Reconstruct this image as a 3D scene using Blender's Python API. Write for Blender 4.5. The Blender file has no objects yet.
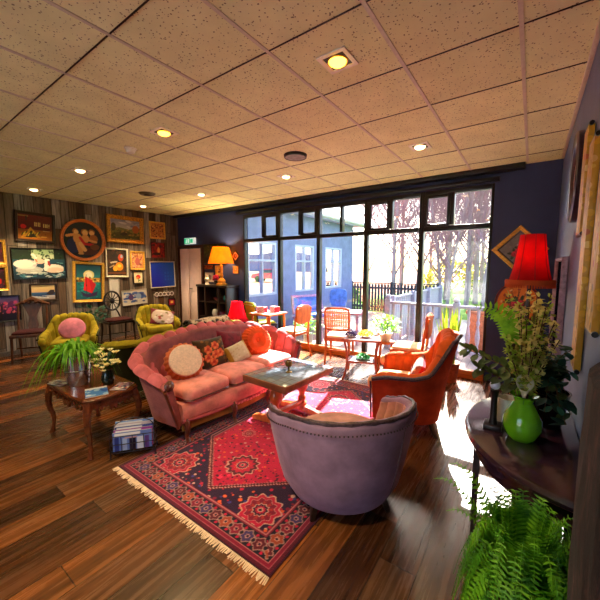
import bpy, bmesh, math, random
import numpy as np
from mathutils import Vector, Matrix, Euler, noise as mnoise

random.seed(7)
PI = math.pi
SC = bpy.context.scene
COL = SC.collection
R = math.radians

# ------------------------------------------------------------------ colours and materials
def lin1(c):
    c = c / 255.0
    return c / 12.92 if c <= 0.04045 else ((c + 0.055) / 1.055) ** 2.4

def lin(c):
    return (lin1(c[0]), lin1(c[1]), lin1(c[2]), 1.0)

MATS = {}

class NT:
    """small node-graph helper"""
    def __init__(s, name):
        s.m = bpy.data.materials.new(name)
        s.m.use_nodes = True
        s.t = s.m.node_tree
        s.t.nodes.clear()
        s.out = s.n('ShaderNodeOutputMaterial')
        s.p = s.n('ShaderNodeBsdfPrincipled')
        s.l(s.p.outputs[0], s.out.inputs[0])
    def n(s, t, **k):
        x = s.t.nodes.new(t)
        for a, b in k.items():
            setattr(x, a, b)
        return x
    def l(s, a, b):
        s.t.links.new(a, b)
    def put(s, sock, v):
        if isinstance(v, bpy.types.NodeSocket):
            s.l(v, sock)
        else:
            sock.default_value = v
    def math(s, op, a, b=0.0, c=0.0):
        x = s.n('ShaderNodeMath', operation=op)
        s.put(x.inputs[0], a); s.put(x.inputs[1], b); s.put(x.inputs[2], c)
        return x.outputs[0]
    def coord(s, kind='Object'):
        return s.n('ShaderNodeTexCoord').outputs[kind]
    def sep(s, v):
        x = s.n('ShaderNodeSeparateXYZ'); s.l(v, x.inputs[0]); return x.outputs
    def comb(s, a, b, c):
        x = s.n('ShaderNodeCombineXYZ')
        s.put(x.inputs[0], a); s.put(x.inputs[1], b); s.put(x.inputs[2], c)
        return x.outputs[0]
    def noise(s, v, scale, detail=4, rough=0.55):
        x = s.n('ShaderNodeTexNoise'); s.l(v, x.inputs['Vector'])
        x.inputs['Scale'].default_value = scale; x.inputs['Detail'].default_value = detail
        x.inputs['Roughness'].default_value = rough
        return x.outputs['Fac']
    def white(s, v):
        x = s.n('ShaderNodeTexWhiteNoise', noise_dimensions='3D'); s.l(v, x.inputs['Vector']); return x.outputs['Value']
    def mix(s, f, a, b, mode='MIX'):
        x = s.n('ShaderNodeMix', data_type='RGBA', blend_type=mode)
        s.put(x.inputs[0], f); s.put(x.inputs[6], a); s.put(x.inputs[7], b)
        return x.outputs[2]
    def ramp(s, f, stops):
        x = s.n('ShaderNodeValToRGB'); s.l(f, x.inputs[0])
        e = x.color_ramp.elements
        while len(e) < len(stops):
            e.new(0.5)
        for i, (p, c) in enumerate(stops):
            e[i].position = p; e[i].color = c
        return x.outputs[0]
    def bump(s, h, strength, dist=0.01):
        x = s.n('ShaderNodeBump'); s.l(h, x.inputs['Height'])
        x.inputs['Strength'].default_value = strength; x.inputs['Distance'].default_value = dist
        s.l(x.outputs[0], s.p.inputs['Normal'])
    def set(s, **k):
        for a, b in k.items():
            s.put(s.p.inputs[a.replace('_', ' ')], b)

def mat(name, c, rough=0.6, var=0.18, scale=30, bump=0.0, bscale=200, metal=0.0, sheen=0.0, coat=0.0, c2=None, emit=None, estr=0.0, trans=0.0, spec=0.4):
    """general procedural material: base colour broken up by object-space noise"""
    if name in MATS:
        return MATS[name]
    g = NT(name)
    co = g.coord()
    f = g.noise(co, scale)
    a = lin(c)
    if c2 is None:
        d = tuple(max(0.0, x * (1 - 2.2 * var)) for x in a[:3]) + (1,)
        e = tuple(min(1.0, x * (1 + 1.2 * var)) for x in a[:3]) + (1,)
    else:
        d, e = a, lin(c2)
    g.set(Base_Color=g.ramp(f, [(0.3, d), (0.7, e)]), Roughness=rough, Metallic=metal)
    g.p.inputs['Specular IOR Level'].default_value = spec
    if sheen:
        g.p.inputs['Sheen Weight'].default_value = sheen
        g.p.inputs['Sheen Roughness'].default_value = 0.35
        g.p.inputs['Sheen Tint'].default_value = tuple(min(1, x * 1.6 + 0.1) for x in a[:3]) + (1,)
    if coat:
        g.p.inputs['Coat Weight'].default_value = coat
        g.p.inputs['Coat Roughness'].default_value = 0.08
    if emit:
        g.p.inputs['Emission Color'].default_value = lin(emit)
        g.p.inputs['Emission Strength'].default_value = estr
    if trans:
        g.p.inputs['Transmission Weight'].default_value = trans
    if bump:
        g.bump(g.noise(co, bscale, 3), bump, 0.004)
    MATS[name] = g.m
    return g.m

def wood(name, dark, light, rough=0.35, grain=(6, 60, 60), coat=0.0):
    if name in MATS:
        return MATS[name]
    g = NT(name)
    x, y, z = g.sep(g.coord())
    v = g.comb(g.math('MULTIPLY', x, grain[0]), g.math('MULTIPLY', y, grain[1]), g.math('MULTIPLY', z, grain[2]))
    f = g.noise(v, 1.0, 6, 0.65)
    g.set(Base_Color=g.ramp(f, [(0.3, lin(dark)), (0.7, lin(light))]), Roughness=rough)
    if coat:
        g.p.inputs['Coat Weight'].default_value = coat
        g.p.inputs['Coat Roughness'].default_value = 0.1
    g.bump(f, 0.12, 0.003)
    MATS[name] = g.m
    return g.m

def painted(name='painted_pattern', rough=0.55, spec=0.4, sheen=0.0, bump=0.0):
    """colour comes from the pattern woven or painted on the thing"""
    if name in MATS:
        return MATS[name]
    g = NT(name)
    a = g.n('ShaderNodeVertexColor'); a.layer_name = 'pattern'
    f = g.noise(g.coord(), 160, 3)
    c = g.mix(g.math('MULTIPLY', f, 0.35), a.outputs[0], g.mix(1.0, a.outputs[0], (0.55, 0.55, 0.55, 1), 'MULTIPLY'))
    g.set(Base_Color=c, Roughness=rough)
    g.p.inputs['Specular IOR Level'].default_value = spec
    g.p.inputs['Sheen Weight'].default_value = sheen
    if bump:
        g.bump(f, bump, 0.004)
    MATS[name] = g.m
    return g.m

# ------------------------------------------------------------------ mesh building
class MB:
    def __init__(s):
        s.v = []; s.f = []; s.mi = []; s.mats = []
    def slot(s, m):
        if m not in s.mats:
            s.mats.append(m)
        return s.mats.index(m)
    def add(s, vs, fs, m, M=None):
        o = len(s.v); k = s.slot(m)
        for p in vs:
            p = Vector(p)
            s.v.append(M @ p if M else p)
        for f in fs:
            s.f.append([i + o for i in f]); s.mi.append(k)
        return s
    def box(s, c, d, m, bev=0.0, rot=None, seg=2):
        b = bmesh.new()
        bmesh.ops.create_cube(b, size=1.0)
        for v in b.verts:
            v.co = Vector((v.co.x * d[0], v.co.y * d[1], v.co.z * d[2]))
        if bev:
            bmesh.ops.bevel(b, geom=list(b.edges), offset=bev, segments=seg, profile=0.5, affect='EDGES')
        b.verts.index_update()
        M = Matrix.Translation(c)
        if rot:
            M = M @ Euler(rot).to_matrix().to_4x4()
        s.add([v.co.copy() for v in b.verts], [[v.index for v in f.verts] for f in b.faces], m, M)
        b.free()
        return s
    def loft(s, rings, m, closed=True, caps=True, loop=False):
        n = len(rings[0]); vs = [p for r in rings for p in r]; fs = []
        nr = len(rings)
        for i in range(nr if loop else nr - 1):
            a = i * n; b = ((i + 1) % nr) * n
            for j in range(n if closed else n - 1):
                k = (j + 1) % n
                fs.append([a + j, a + k, b + k, b + j])
        if caps and not loop:
            fs.append(list(range(n))[::-1]); fs.append([(nr - 1) * n + j for j in range(n)])
        return s.add(vs, fs, m)
    def tube(s, pts, r, m, n=8, caps=True, loop=False, flat=1.0):
        pts = [Vector(p) for p in pts]; N = len(pts)
        rr = [r] * N if isinstance(r, (int, float)) else r
        rings = []; up = None
        for i, p in enumerate(pts):
            if loop:
                t = pts[(i + 1) % N] - pts[i - 1]
            else:
                t = pts[min(i + 1, N - 1)] - pts[max(i - 1, 0)]
            if t.length < 1e-9:
                t = Vector((0, 0, 1))
            t.normalize()
            if up is None:
                up = t.orthogonal().normalized()
                if abs(t.z) < 0.9:
                    up = (Vector((0, 0, 1)) - t * t.z).normalized()
            else:
                up = (up - t * up.dot(t))
                up = up.normalized() if up.length > 1e-6 else t.orthogonal().normalized()
            sd = t.cross(up)
            rings.append([p + (up * math.sin(2 * PI * j / n) * flat + sd * math.cos(2 * PI * j / n)) * rr[i] for j in range(n)])
        return s.loft(rings, m, True, caps, loop)
    def lathe(s, prof, m, n=24, M=None, a0=0.0, a1=2 * PI, ripple=None):
        full = abs(a1 - a0 - 2 * PI) < 1e-6
        rings = []
        for k in range(n if full else n + 1):
            a = a0 + (a1 - a0) * k / n
            q = 1.0 if ripple is None else ripple(a)
            rings.append([Vector((r * q * math.cos(a), r * q * math.sin(a), z)) for r, z in prof])
        P = len(prof); vs = [p for r in rings for p in r]; fs = []
        K = len(rings)
        for k in range(K if full else K - 1):
            a = k * P; b = ((k + 1) % K) * P
            for j in range(P - 1):
                fs.append([a + j, b + j, b + j + 1, a + j + 1])
        return s.add(vs, fs, m, M)
    def ball(s, c, r, m, n=12, k=8, M=None):
        r = (r, r, r) if isinstance(r, (int, float)) else r
        vs = []; fs = []
        for i in range(k + 1):
            t = PI * i / k
            for j in range(n):
                a = 2 * PI * j / n
                vs.append(Vector((r[0] * math.sin(t) * math.cos(a), r[1] * math.sin(t) * math.sin(a), r[2] * math.cos(t))))
        for i in range(k):
            for j in range(n):
                fs.append([i * n + j, (i + 1) * n + j, (i + 1) * n + (j + 1) % n, i * n + (j + 1) % n])
        T = Matrix.Translation(c)
        return s.add(vs, fs, m, T @ M if M else T)
    def prism(s, pts2, z0, z1, m, M=None):
        n = len(pts2)
        vs = [(x, y, z0) for x, y in pts2] + [(x, y, z1) for x, y in pts2]
        fs = [list(range(n))[::-1], [n + i for i in range(n)]]
        fs += [[i, (i + 1) % n, n + (i + 1) % n, n + i] for i in range(n)]
        return s.add(vs, fs, m, M)
    def leaf(s, pts, w, m, fold=0.25, side=None):
        """a leaf blade along pts; w = half widths"""
        pts = [Vector(p) for p in pts]; N = len(pts); vs = []
        for i, p in enumerate(pts):
            t = (pts[min(i + 1, N - 1)] - pts[max(i - 1, 0)]).normalized()
            sd = side.copy() if side is not None else t.cross(Vector((0, 0, 1)))
            if sd.length < 1e-4:
                sd = Vector((1, 0, 0))
            sd.normalize(); nn = sd.cross(t).normalized()
            vs += [p - sd * w[i] + nn * w[i] * fold, p, p + sd * w[i] + nn * w[i] * fold]
        fs = []
        for i in range(N - 1):
            a = i * 3
            fs += [[a, a + 1, a + 4, a + 3], [a + 1, a + 2, a + 5, a + 4]]
        return s.add(vs, fs, m)
    def build(s, name, parent=None, loc=(0, 0, 0), rz=0.0, sharp=0.6, smooth=True, clean=True):
        me = bpy.data.meshes.new(name)
        me.from_pydata([tuple(v) for v in s.v], [], s.f)
        for m in s.mats:
            me.materials.append(m)
        me.polygons.foreach_set('material_index', s.mi)
        if smooth:
            b = bmesh.new(); b.from_mesh(me)
            if clean:
                bmesh.ops.remove_doubles(b, verts=list(b.verts), dist=1e-5)
                bmesh.ops.recalc_face_normals(b, faces=list(b.faces))
            for f in b.faces:
                f.smooth = True
            for e in b.edges:
                if len(e.link_faces) == 2 and e.calc_face_angle(0.0) > sharp:
                    e.smooth = False
            b.to_mesh(me); b.free()
        me.update()
        return link(name, me, parent, loc, rz)

def link(name, me, parent=None, loc=(0, 0, 0), rz=0.0):
    o = bpy.data.objects.new(name, me)
    COL.objects.link(o)
    if parent is not None:
        o.parent = parent
    o.location = loc; o.rotation_euler = (0, 0, rz)
    return o

def tag(o, label, cat, group=None, kind=None):
    if label: o['label'] = label
    if cat: o['category'] = cat
    if group: o['group'] = group
    if kind: o['kind'] = kind
    return o

def thing(name, label, cat, loc=(0, 0, 0), rz=0.0, group=None):
    o = bpy.data.objects.new(name, None)
    COL.objects.link(o)
    o.empty_display_size = 0.1
    o.location = loc; o.rotation_euler = (0, 0, rz)
    return tag(o, label, cat, group)

def structure(o):
    o['kind'] = 'structure'
    return o

def dup(root, loc, rz, label=None, scale=None):
    kids = [c for c in COL.objects if c.parent == root]
    r = root.copy(); COL.objects.link(r)
    r.location = loc; r.rotation_euler = (0, 0, rz)
    if scale: r.scale = (scale, scale, scale)
    if label: r['label'] = label
    for c in kids:
        sub = [d for d in COL.objects if d.parent == c]
        q = c.copy(); COL.objects.link(q); q.parent = r
        for d in sub:
            e = d.copy(); COL.objects.link(e); e.parent = q
    return r

def catmull(P, n=6, loop=False):
    P = [Vector(p) for p in P]; out = []
    N = len(P)
    for i in range(N if loop else N - 1):
        if loop:
            a, b, c, d = P[i - 1], P[i], P[(i + 1) % N], P[(i + 2) % N]
        else:
            a, b, c, d = P[max(i - 1, 0)], P[i], P[i + 1], P[min(i + 2, N - 1)]
        for k in range(n):
            t = k / n
            out.append(0.5 * ((2 * b) + (c - a) * t + (2 * a - 5 * b + 4 * c - d) * t * t + (3 * b - a - 3 * c + d) * t ** 3))
    if not loop:
        out.append(P[-1].copy())
    return out

def resample(P, n):
    L = [0.0]
    for i in range(1, len(P)):
        L.append(L[-1] + (P[i] - P[i - 1]).length)
    out = []; j = 0
    for k in range(n):
        t = L[-1] * k / (n - 1)
        while j < len(P) - 2 and L[j + 1] < t:
            j += 1
        u = (t - L[j]) / max(1e-9, L[j + 1] - L[j])
        out.append(P[j].lerp(P[j + 1], min(1, max(0, u))))
    return out

def interp(xs, ys, x):
    return float(np.interp(x, xs, ys))

# ------------------------------------------------------------------ painted canvases
class Canvas:
    def __init__(s, w, h, c):
        s.w, s.h = w, h
        s.a = np.zeros((h, w, 3)); s.a[:] = np.array(c) / 255.0
        yy, xx = np.mgrid[0:h, 0:w]
        s.x = (xx + 0.5) / w; s.y = (yy + 0.5) / h       # y runs down from the top
        s.rs = np.random.RandomState(int(w * 7 + h + sum(c)))
    def put(s, mask, c, al=1.0):
        m = mask.astype(float)[..., None] * al
        s.a = s.a * (1 - m) + m * np.array(c) / 255.0
        return s
    def grad(s, y0, y1, c0, c1):
        t = np.clip((s.y - y0) / (y1 - y0), 0, 1)[..., None]
        m = ((s.y >= y0) & (s.y <= y1))[..., None]
        s.a = np.where(m, (np.array(c0) * (1 - t) + np.array(c1) * t) / 255.0, s.a)
        return s
    def ell(s, cx, cy, rx, ry, c, al=1.0, rot=0.0):
        dx, dy = s.x - cx, (s.y - cy)
        u = dx * math.cos(rot) + dy * math.sin(rot); v = -dx * math.sin(rot) + dy * math.cos(rot)
        return s.put((u / rx) ** 2 + (v / ry) ** 2 < 1, c, al)
    def rect(s, x0, y0, x1, y1, c, al=1.0):
        return s.put((s.x >= x0) & (s.x < x1) & (s.y >= y0) & (s.y < y1), c, al)
    def poly(s, P, c, al=1.0):
        inside = np.zeros(s.x.shape, bool); n = len(P)
        for i in range(n):
            x0, y0 = P[i]; x1, y1 = P[(i + 1) % n]
            if y0 == y1: continue
            cond = ((y0 > s.y) != (y1 > s.y)) & (s.x < (x1 - x0) * (s.y - y0) / (y1 - y0) + x0)
            inside ^= cond
        return s.put(inside, c, al)
    def line(s, x0, y0, x1, y1, w, c, al=1.0):
        dx, dy = x1 - x0, y1 - y0
        t = np.clip(((s.x - x0) * dx + (s.y - y0) * dy) / max(1e-9, dx * dx + dy * dy), 0, 1)
        return s.put(np.hypot(s.x - x0 - t * dx, s.y - y0 - t * dy) < w, c, al)
    def dabs(s, n, cs, r=(0.01, 0.03), box=(0, 0, 1, 1), al=0.9, asp=1.0):
        for _ in range(n):
            c = cs[s.rs.randint(len(cs))]; q = s.rs.uniform(*r)
            s.ell(s.rs.uniform(box[0], box[2]), s.rs.uniform(box[1], box[3]), q * asp, q, c, al, s.rs.uniform(-0.6, 0.6))
        return s
    def grain(s, k):
        s.a = np.clip(s.a * (1 + s.rs.uniform(-k, k, s.a.shape[:2])[..., None]), 0, 1)
        return s

def srgb2lin(a):
    return np.where(a <= 0.04045, a / 12.92, ((a + 0.055) / 1.055) ** 2.4)

def colour_points(me, rgb):
    at = me.color_attributes.new('pattern', 'FLOAT_COLOR', 'POINT')
    q = np.ones((len(me.vertices), 4), np.float32); q[:, :3] = rgb
    at.data.foreach_set('color', q.ravel())

def canvas_mesh(name, cv, w, h, m, parent, loc=(0, 0, 0), mask=None, plane='XZ'):
    """a canvas standing in local XZ facing -Y (or lying in XY facing +Z)"""
    W, H = cv.w, cv.h
    xs = (np.arange(W) / (W - 1) - 0.5) * w; zs = (0.5 - np.arange(H) / (H - 1)) * h
    X, Z = np.meshgrid(xs, zs)
    V = np.stack([X, np.zeros_like(X), Z], -1).reshape(-1, 3) if plane == 'XZ' else np.stack([X, Z, np.zeros_like(X)], -1).reshape(-1, 3)
    idx = np.arange(W * H).reshape(H, W)
    F = np.stack([idx[1:, :-1], idx[1:, 1:], idx[:-1, 1:], idx[:-1, :-1]], -1).reshape(-1, 4)
    if mask is not None:
        mk = mask.reshape(-1)
        F = F[mk[F].all(1)]
    me = bpy.data.meshes.new(name)
    me.from_pydata(V.tolist(), [], F.tolist())
    me.materials.append(m)
    colour_points(me, srgb2lin(np.clip(cv.a, 0, 1)).reshape(-1, 3))
    me.update()
    return link(name, me, parent, loc)

# frame profile: list of (inset from the outer edge, depth in front of the wall)
def frame_rect(mb, w, h, prof, m):
    rings = []
    for sx, sz in ((-1, -1), (1, -1), (1, 1), (-1, 1)):
        rings.append([Vector((sx * (w / 2 - i), -d, sz * (h / 2 - i))) for i, d in prof])
    return mb.loft(rings, m, closed=True, caps=False, loop=True)

def frame_round(mb, rx, rz, prof, m, n=48):
    rings = []
    for k in range(n):
        a = 2 * PI * k / n
        rings.append([Vector(((rx - i) * math.cos(a), -d, (rz - i) * math.sin(a))) for i, d in prof])
    return mb.loft(rings, m, closed=True, caps=False, loop=True)

def prof_of(fw, fd):
    return [(0, 0), (0, fd * 0.75), (fw * 0.2, fd), (fw * 0.45, fd * 0.8), (fw * 0.75, fd * 0.85), (fw * 0.95, fd * 0.55), (fw, fd * 0.4), (fw, 0.0)]

def picture(name, label, loc, rz, w, h, fw, fd, fm, cv, spin=0.0, cat='picture', liner=None):
    t = thing(name, label, cat, loc, rz)
    t.rotation_euler = (0, spin, rz)
    mb = MB(); frame_rect(mb, w, h, prof_of(fw, fd), fm); mb.build('frame', t, sharp=0.5)
    iw, ih = w - 2 * fw, h - 2 * fw
    if liner:
        mb = MB(); frame_rect(mb, iw + 0.004, ih + 0.004, [(0, 0.004), (0, fd * 0.45), (0.018, fd * 0.35), (0.018, 0.004)], liner); mb.build('liner', t)
    canvas_mesh('canvas', cv, iw + 0.004, ih + 0.004, painted(), t, (0, -fd * 0.3, 0))
    return t

# ================================================================== SETTING
XL, XR, YB, YF, H = -7.3, 0.22, 4.93, -3.2, 2.785
WX0, WX1, WZ0, WZ1, WTR = -5.0, -0.45, 0.03, 2.61, 2.08

def floor_material():
    g = NT('laminate_floor')
    x, y, z = g.sep(g.coord())
    W, L = 0.19, 1.25
    xs = g.math('DIVIDE', x, W); xi = g.math('FLOOR', xs)
    r1 = g.white(g.comb(xi, 3.3, 0.0))
    ys = g.math('ADD', g.math('DIVIDE', y, L), g.math('MULTIPLY', r1, 7.0)); yi = g.math('FLOOR', ys)
    r2 = g.white(g.comb(xi, yi, 1.7))
    base = g.ramp(r2, [(0.0, lin((50, 31, 21))), (0.3, lin((88, 54, 33))), (0.6, lin((118, 72, 40))), (0.82, lin((82, 60, 47))), (0.9, lin((124, 74, 38))), (1.0, lin((164, 96, 42)))])
    gv = g.comb(g.math('MULTIPLY', x, 30.0), g.math('ADD', g.math('MULTIPLY', y, 1.6), g.math('MULTIPLY', r2, 30.0)), 0.0)
    f = g.noise(gv, 1.0, 7, 0.68)
    f2 = g.noise(g.comb(g.math('MULTIPLY', x, 7.0), g.math('ADD', g.math('MULTIPLY', y, 0.9), g.math('MULTIPLY', r2, 11.0)), 0.0), 1.0, 3)
    c = g.mix(g.ramp(f, [(0.35, (0, 0, 0, 1)), (0.62, (1, 1, 1, 1))]), g.mix(1.0, base, (0.30, 0.27, 0.26, 1), 'MULTIPLY'), base)
    c = g.mix(g.ramp(f2, [(0.4, (0, 0, 0, 1)), (0.66, (0.75, 0.75, 0.75, 1))]), c, g.mix(1.0, c, (1.75, 1.4, 1.05, 1), 'MULTIPLY'))
    fx = g.math('FRACT', xs); fy = g.math('FRACT', ys)
    ex = g.math('MINIMUM', fx, g.math('SUBTRACT', 1.0, fx)); ey = g.math('MINIMUM', fy, g.math('SUBTRACT', 1.0, fy))
    gap = g.math('MAXIMUM', g.math('LESS_THAN', ex, 0.012), g.math('LESS_THAN', ey, 0.0022))
    c = g.mix(g.math('MULTIPLY', gap, 0.8), c, (0.01, 0.006, 0.004, 1))
    g.set(Base_Color=c, Roughness=g.math('ADD', g.math('MULTIPLY', f, 0.16), 0.19))
    g.bump(g.math('SUBTRACT', f, g.math('MULTIPLY', gap, 1.5)), 0.12, 0.002)
    return g.m

def plank_wall_material():
    g = NT('weathered_plank_wall')
    x, y, z = g.sep(g.coord())
    W = 0.135
    s = g.math('DIVIDE', g.math('ADD', y, x), W); i = g.math('FLOOR', s)
    r1 = g.white(g.comb(i, 0.5, 0.0))
    zs = g.math('ADD', g.math('DIVIDE', z, 1.9), g.math('MULTIPLY', r1, 5.0)); zi = g.math('FLOOR', zs)
    r2 = g.white(g.comb(i, zi, 2.0))
    base = g.ramp(r2, [(0.0, lin((66, 48, 40))), (0.25, lin((104, 82, 66))), (0.5, lin((134, 118, 110))), (0.7, lin((96, 66, 42))), (0.88, lin((150, 134, 124))), (1.0, lin((170, 160, 155)))])
    f = g.noise(g.comb(g.math('MULTIPLY', s, 5.0), g.math('MULTIPLY', z, 1.8), g.math('MULTIPLY', r2, 20.0)), 1.0, 7, 0.7)
    c = g.mix(g.ramp(f, [(0.36, (0, 0, 0, 1)), (0.6, (1, 1, 1, 1))]), g.mix(1.0, base, (0.22, 0.19, 0.18, 1), 'MULTIPLY'), base)
    fs = g.math('FRACT', s); e = g.math('MINIMUM', fs, g.math('SUBTRACT', 1.0, fs))
    fz = g.math('FRACT', zs)
    gap = g.math('MAXIMUM', g.math('LESS_THAN', e, 0.035), g.math('LESS_THAN', fz, 0.004))
    c = g.mix(g.math('MULTIPLY', gap, 0.9), c, (0.006, 0.004, 0.004, 1))
    g.set(Base_Color=c, Roughness=0.75)
    g.bump(g.math('SUBTRACT', f, g.math('MULTIPLY', gap, 2.0)), 0.5, 0.006)
    return g.m

def ceiling_material():
    g = NT('mineral_fibre_ceiling_tile')
    co = g.coord()
    v = g.n('ShaderNodeTexVoronoi'); g.l(co, v.inputs['Vector']); v.inputs['Scale'].default_value = 55.0
    sz = g.noise(co, 38.0, 2)
    hole = g.math('LESS_THAN', v.outputs['Distance'], g.math('SUBTRACT', g.math('MULTIPLY', sz, 0.75), 0.19))
    n = g.noise(co, 4.0, 3)
    base = g.ramp(n, [(0.3, lin((222, 225, 180))), (0.7, lin((240, 243, 198)))])
    x, y, z = g.sep(co)
    ti = g.comb(g.math('FLOOR', g.math('DIVIDE', g.math('SUBTRACT', x, -0.12), 0.6)), g.math('FLOOR', g.math('DIVIDE', g.math('SUBTRACT', y, 0.925), 0.6)), 0.0)
    base = g.mix(g.math('MULTIPLY', g.white(ti), 0.22), base, lin((206, 203, 164)))
    c = g.mix(g.math('MULTIPLY', hole, 0.75), base, lin((70, 58, 44)))
    g.set(Base_Color=c, Roughness=0.9)
    g.p.inputs['Specular IOR Level'].default_value = 0.15
    g.bump(g.math('SUBTRACT', 1.0, hole), 0.3, 0.003)
    return g.m

def glass_material():
    m = bpy.data.materials.new('window_glass'); m.use_nodes = True
    t = m.node_tree; t.nodes.clear()
    o = t.nodes.new('ShaderNodeOutputMaterial'); a = t.nodes.new('ShaderNodeBsdfTransparent'); b = t.nodes.new('ShaderNodeBsdfGlossy')
    x = t.nodes.new('ShaderNodeMixShader'); lw = t.nodes.new('ShaderNodeLayerWeight'); f = t.nodes.new('ShaderNodeMath'); f.operation = 'MULTIPLY_ADD'
    pw = t.nodes.new('ShaderNodeMath'); pw.operation = 'POWER'; pw.inputs[1].default_value = 5.0
    t.links.new(lw.outputs['Facing'], pw.inputs[0]); t.links.new(pw.outputs[0], f.inputs[0]); f.inputs[1].default_value = 0.85; f.inputs[2].default_value = 0.03
    nz = t.nodes.new('ShaderNodeTexNoise'); nz.inputs['Scale'].default_value = 0.6
    rp = t.nodes.new('ShaderNodeValToRGB'); rp.color_ramp.elements[0].color = (0.95, 0.97, 0.98, 1); rp.color_ramp.elements[1].color = (0.985, 0.99, 0.99, 1)
    t.links.new(nz.outputs[0], rp.inputs[0]); t.links.new(rp.outputs[0], a.inputs[0])
    b.inputs['Roughness'].default_value = 0.02
    t.links.new(f.outputs[0], x.inputs[0]); t.links.new(a.outputs[0], x.inputs[1]); t.links.new(b.outputs[0], x.inputs[2]); t.links.new(x.outputs[0], o.inputs[0])
    return m
M_glass = glass_material()
M_floor = floor_material(); M_plank = plank_wall_material(); M_ceil = ceiling_material()
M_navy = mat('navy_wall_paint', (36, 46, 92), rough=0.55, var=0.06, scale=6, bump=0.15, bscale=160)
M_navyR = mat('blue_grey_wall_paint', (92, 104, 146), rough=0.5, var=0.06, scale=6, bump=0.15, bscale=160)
M_black = mat('black_window_frame', (19, 19, 24), rough=0.35, var=0.1)
M_tbar = mat('ceiling_grid_bar', (206, 200, 184), rough=0.5, var=0.05)
M_dgap = mat('dark_trim', (16, 15, 18), rough=0.5, var=0.1)
M_oak = wood('orange_oak_trim', (150, 84, 34), (214, 138, 66), rough=0.4, grain=(3, 60, 60))

T = 0.14
structure(MB().box(((XL + XR) / 2, (YF + YB) / 2, -0.06), (XR - XL + 2 * T, YB - YF + 2 * T, 0.12), M_floor).build('floor'))
structure(MB().box(((XL + XR) / 2, (YF + YB) / 2, H + 0.05), (XR - XL + 2 * T, YB - YF + 2 * T, 0.1), M_ceil).build('ceiling'))
structure(MB().box((XL - T / 2, (YF + YB) / 2, H / 2), (T, YB - YF + 2 * T, H), M_plank).build('wall_left'))
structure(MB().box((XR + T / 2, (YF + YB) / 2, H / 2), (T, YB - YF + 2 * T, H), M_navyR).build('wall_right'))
# the wall behind the camera, with its own wide window
FX0, FX1, FZ0, FZ1 = -2.7, -0.25, 0.2, 2.5
mb = MB()
mb.box(((XL + FX0) / 2, YF - T / 2, H / 2), (FX0 - XL, T, H), M_navy)
mb.box(((FX1 + XR) / 2, YF - T / 2, H / 2), (XR - FX1, T, H), M_navy)
mb.box(((FX0 + FX1) / 2, YF - T / 2, (FZ1 + H) / 2), (FX1 - FX0, T, H - FZ1), M_navy)
mb.box(((FX0 + FX1) / 2, YF - T / 2, FZ0 / 2), (FX1 - FX0, T, FZ0), M_navy)
structure(mb.build('wall_front'))
mb = MB()
for k in range(4): mb.box((FX0 + 0.03 + (FX1 - FX0 - 0.06) * k / 3, YF - 0.07, (FZ0 + FZ1) / 2), (0.06, 0.08, FZ1 - FZ0), M_black, bev=0.004)
for z in (FZ0 + 0.03, FZ1 - 0.03): mb.box(((FX0 + FX1) / 2, YF - 0.07, z), (FX1 - FX0, 0.078, 0.06), M_black, bev=0.004)
o = structure(mb.build('window_6'))
MB().box(((FX0 + FX1) / 2, YF - 0.07, (FZ0 + FZ1) / 2), (FX1 - FX0 - 0.06, 0.008, FZ1 - FZ0 - 0.06), M_glass).build('glass_pane', o, smooth=False)
mb = MB()
mb.box(((XL + WX0) / 2, YB + T / 2, H / 2), (WX0 - XL, T, H), M_navy)
mb.box(((WX1 + XR) / 2, YB + T / 2, H / 2), (XR - WX1, T, H), M_navy)
mb.box(((WX0 + WX1) / 2, YB + T / 2, (WZ1 + H) / 2), (WX1 - WX0, T, H - WZ1), M_navy)
mb.box(((WX0 + WX1) / 2, YB + T / 2, WZ0 / 2), (WX1 - WX0, T, WZ0), M_navy)
structure(mb.build('wall_back'))

# ceiling grid bars
mb = MB()
k = -0.12
while k > XL:
    mb.box((k, (YF + 4.8) / 2, H - 0.002), (0.022, 4.8 - YF, 0.006), M_tbar); k -= 0.6
k = 0.925 - 3.6
while k < 4.7:
    mb.box(((XL + XR) / 2, k, H - 0.0018), (XR - XL, 0.007, 0.005), M_dgap); k += 0.6
structure(mb.build('trim_1'))
# dark bulkhead along the window wall, with the slim curtain track below the ceiling
mb = MB()
mb.box(((XL - 0.14) / 2, 4.865, H - 0.03), (-0.14 - XL, 0.13, 0.06), M_dgap, bev=0.004)
mb.box(((WX0 + WX1) / 2 - 0.05, 4.9, 2.65), (WX1 - WX0 + 0.2, 0.06, 0.05), M_black, bev=0.004)
structure(mb.build('trim_2'))
# white ceiling edge strip on the picture wall side
structure(MB().box((XR - 0.012, (YF + 4.8) / 2, H - 0.014), (0.024, 4.8 - YF, 0.028), M_tbar, bev=0.003).build('trim_3'))
structure(MB().box((XL + 0.012, (YF + YB) / 2, 0.04), (0.024, YB - YF, 0.08), wood('grey_skirting', (70, 60, 58), (120, 108, 100))).build('baseboard_left'))
structure(MB().box(((WX0 + WX1) / 2, 4.895, 0.06), (WX1 - WX0, 0.07, 0.12), M_oak, bev=0.006).build('baseboard_back'))
structure(MB().box((XR - 0.009, (YF + YB) / 2, 0.04), (0.018, YB - YF, 0.08), M_dgap, bev=0.004).build('baseboard_right'))

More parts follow.
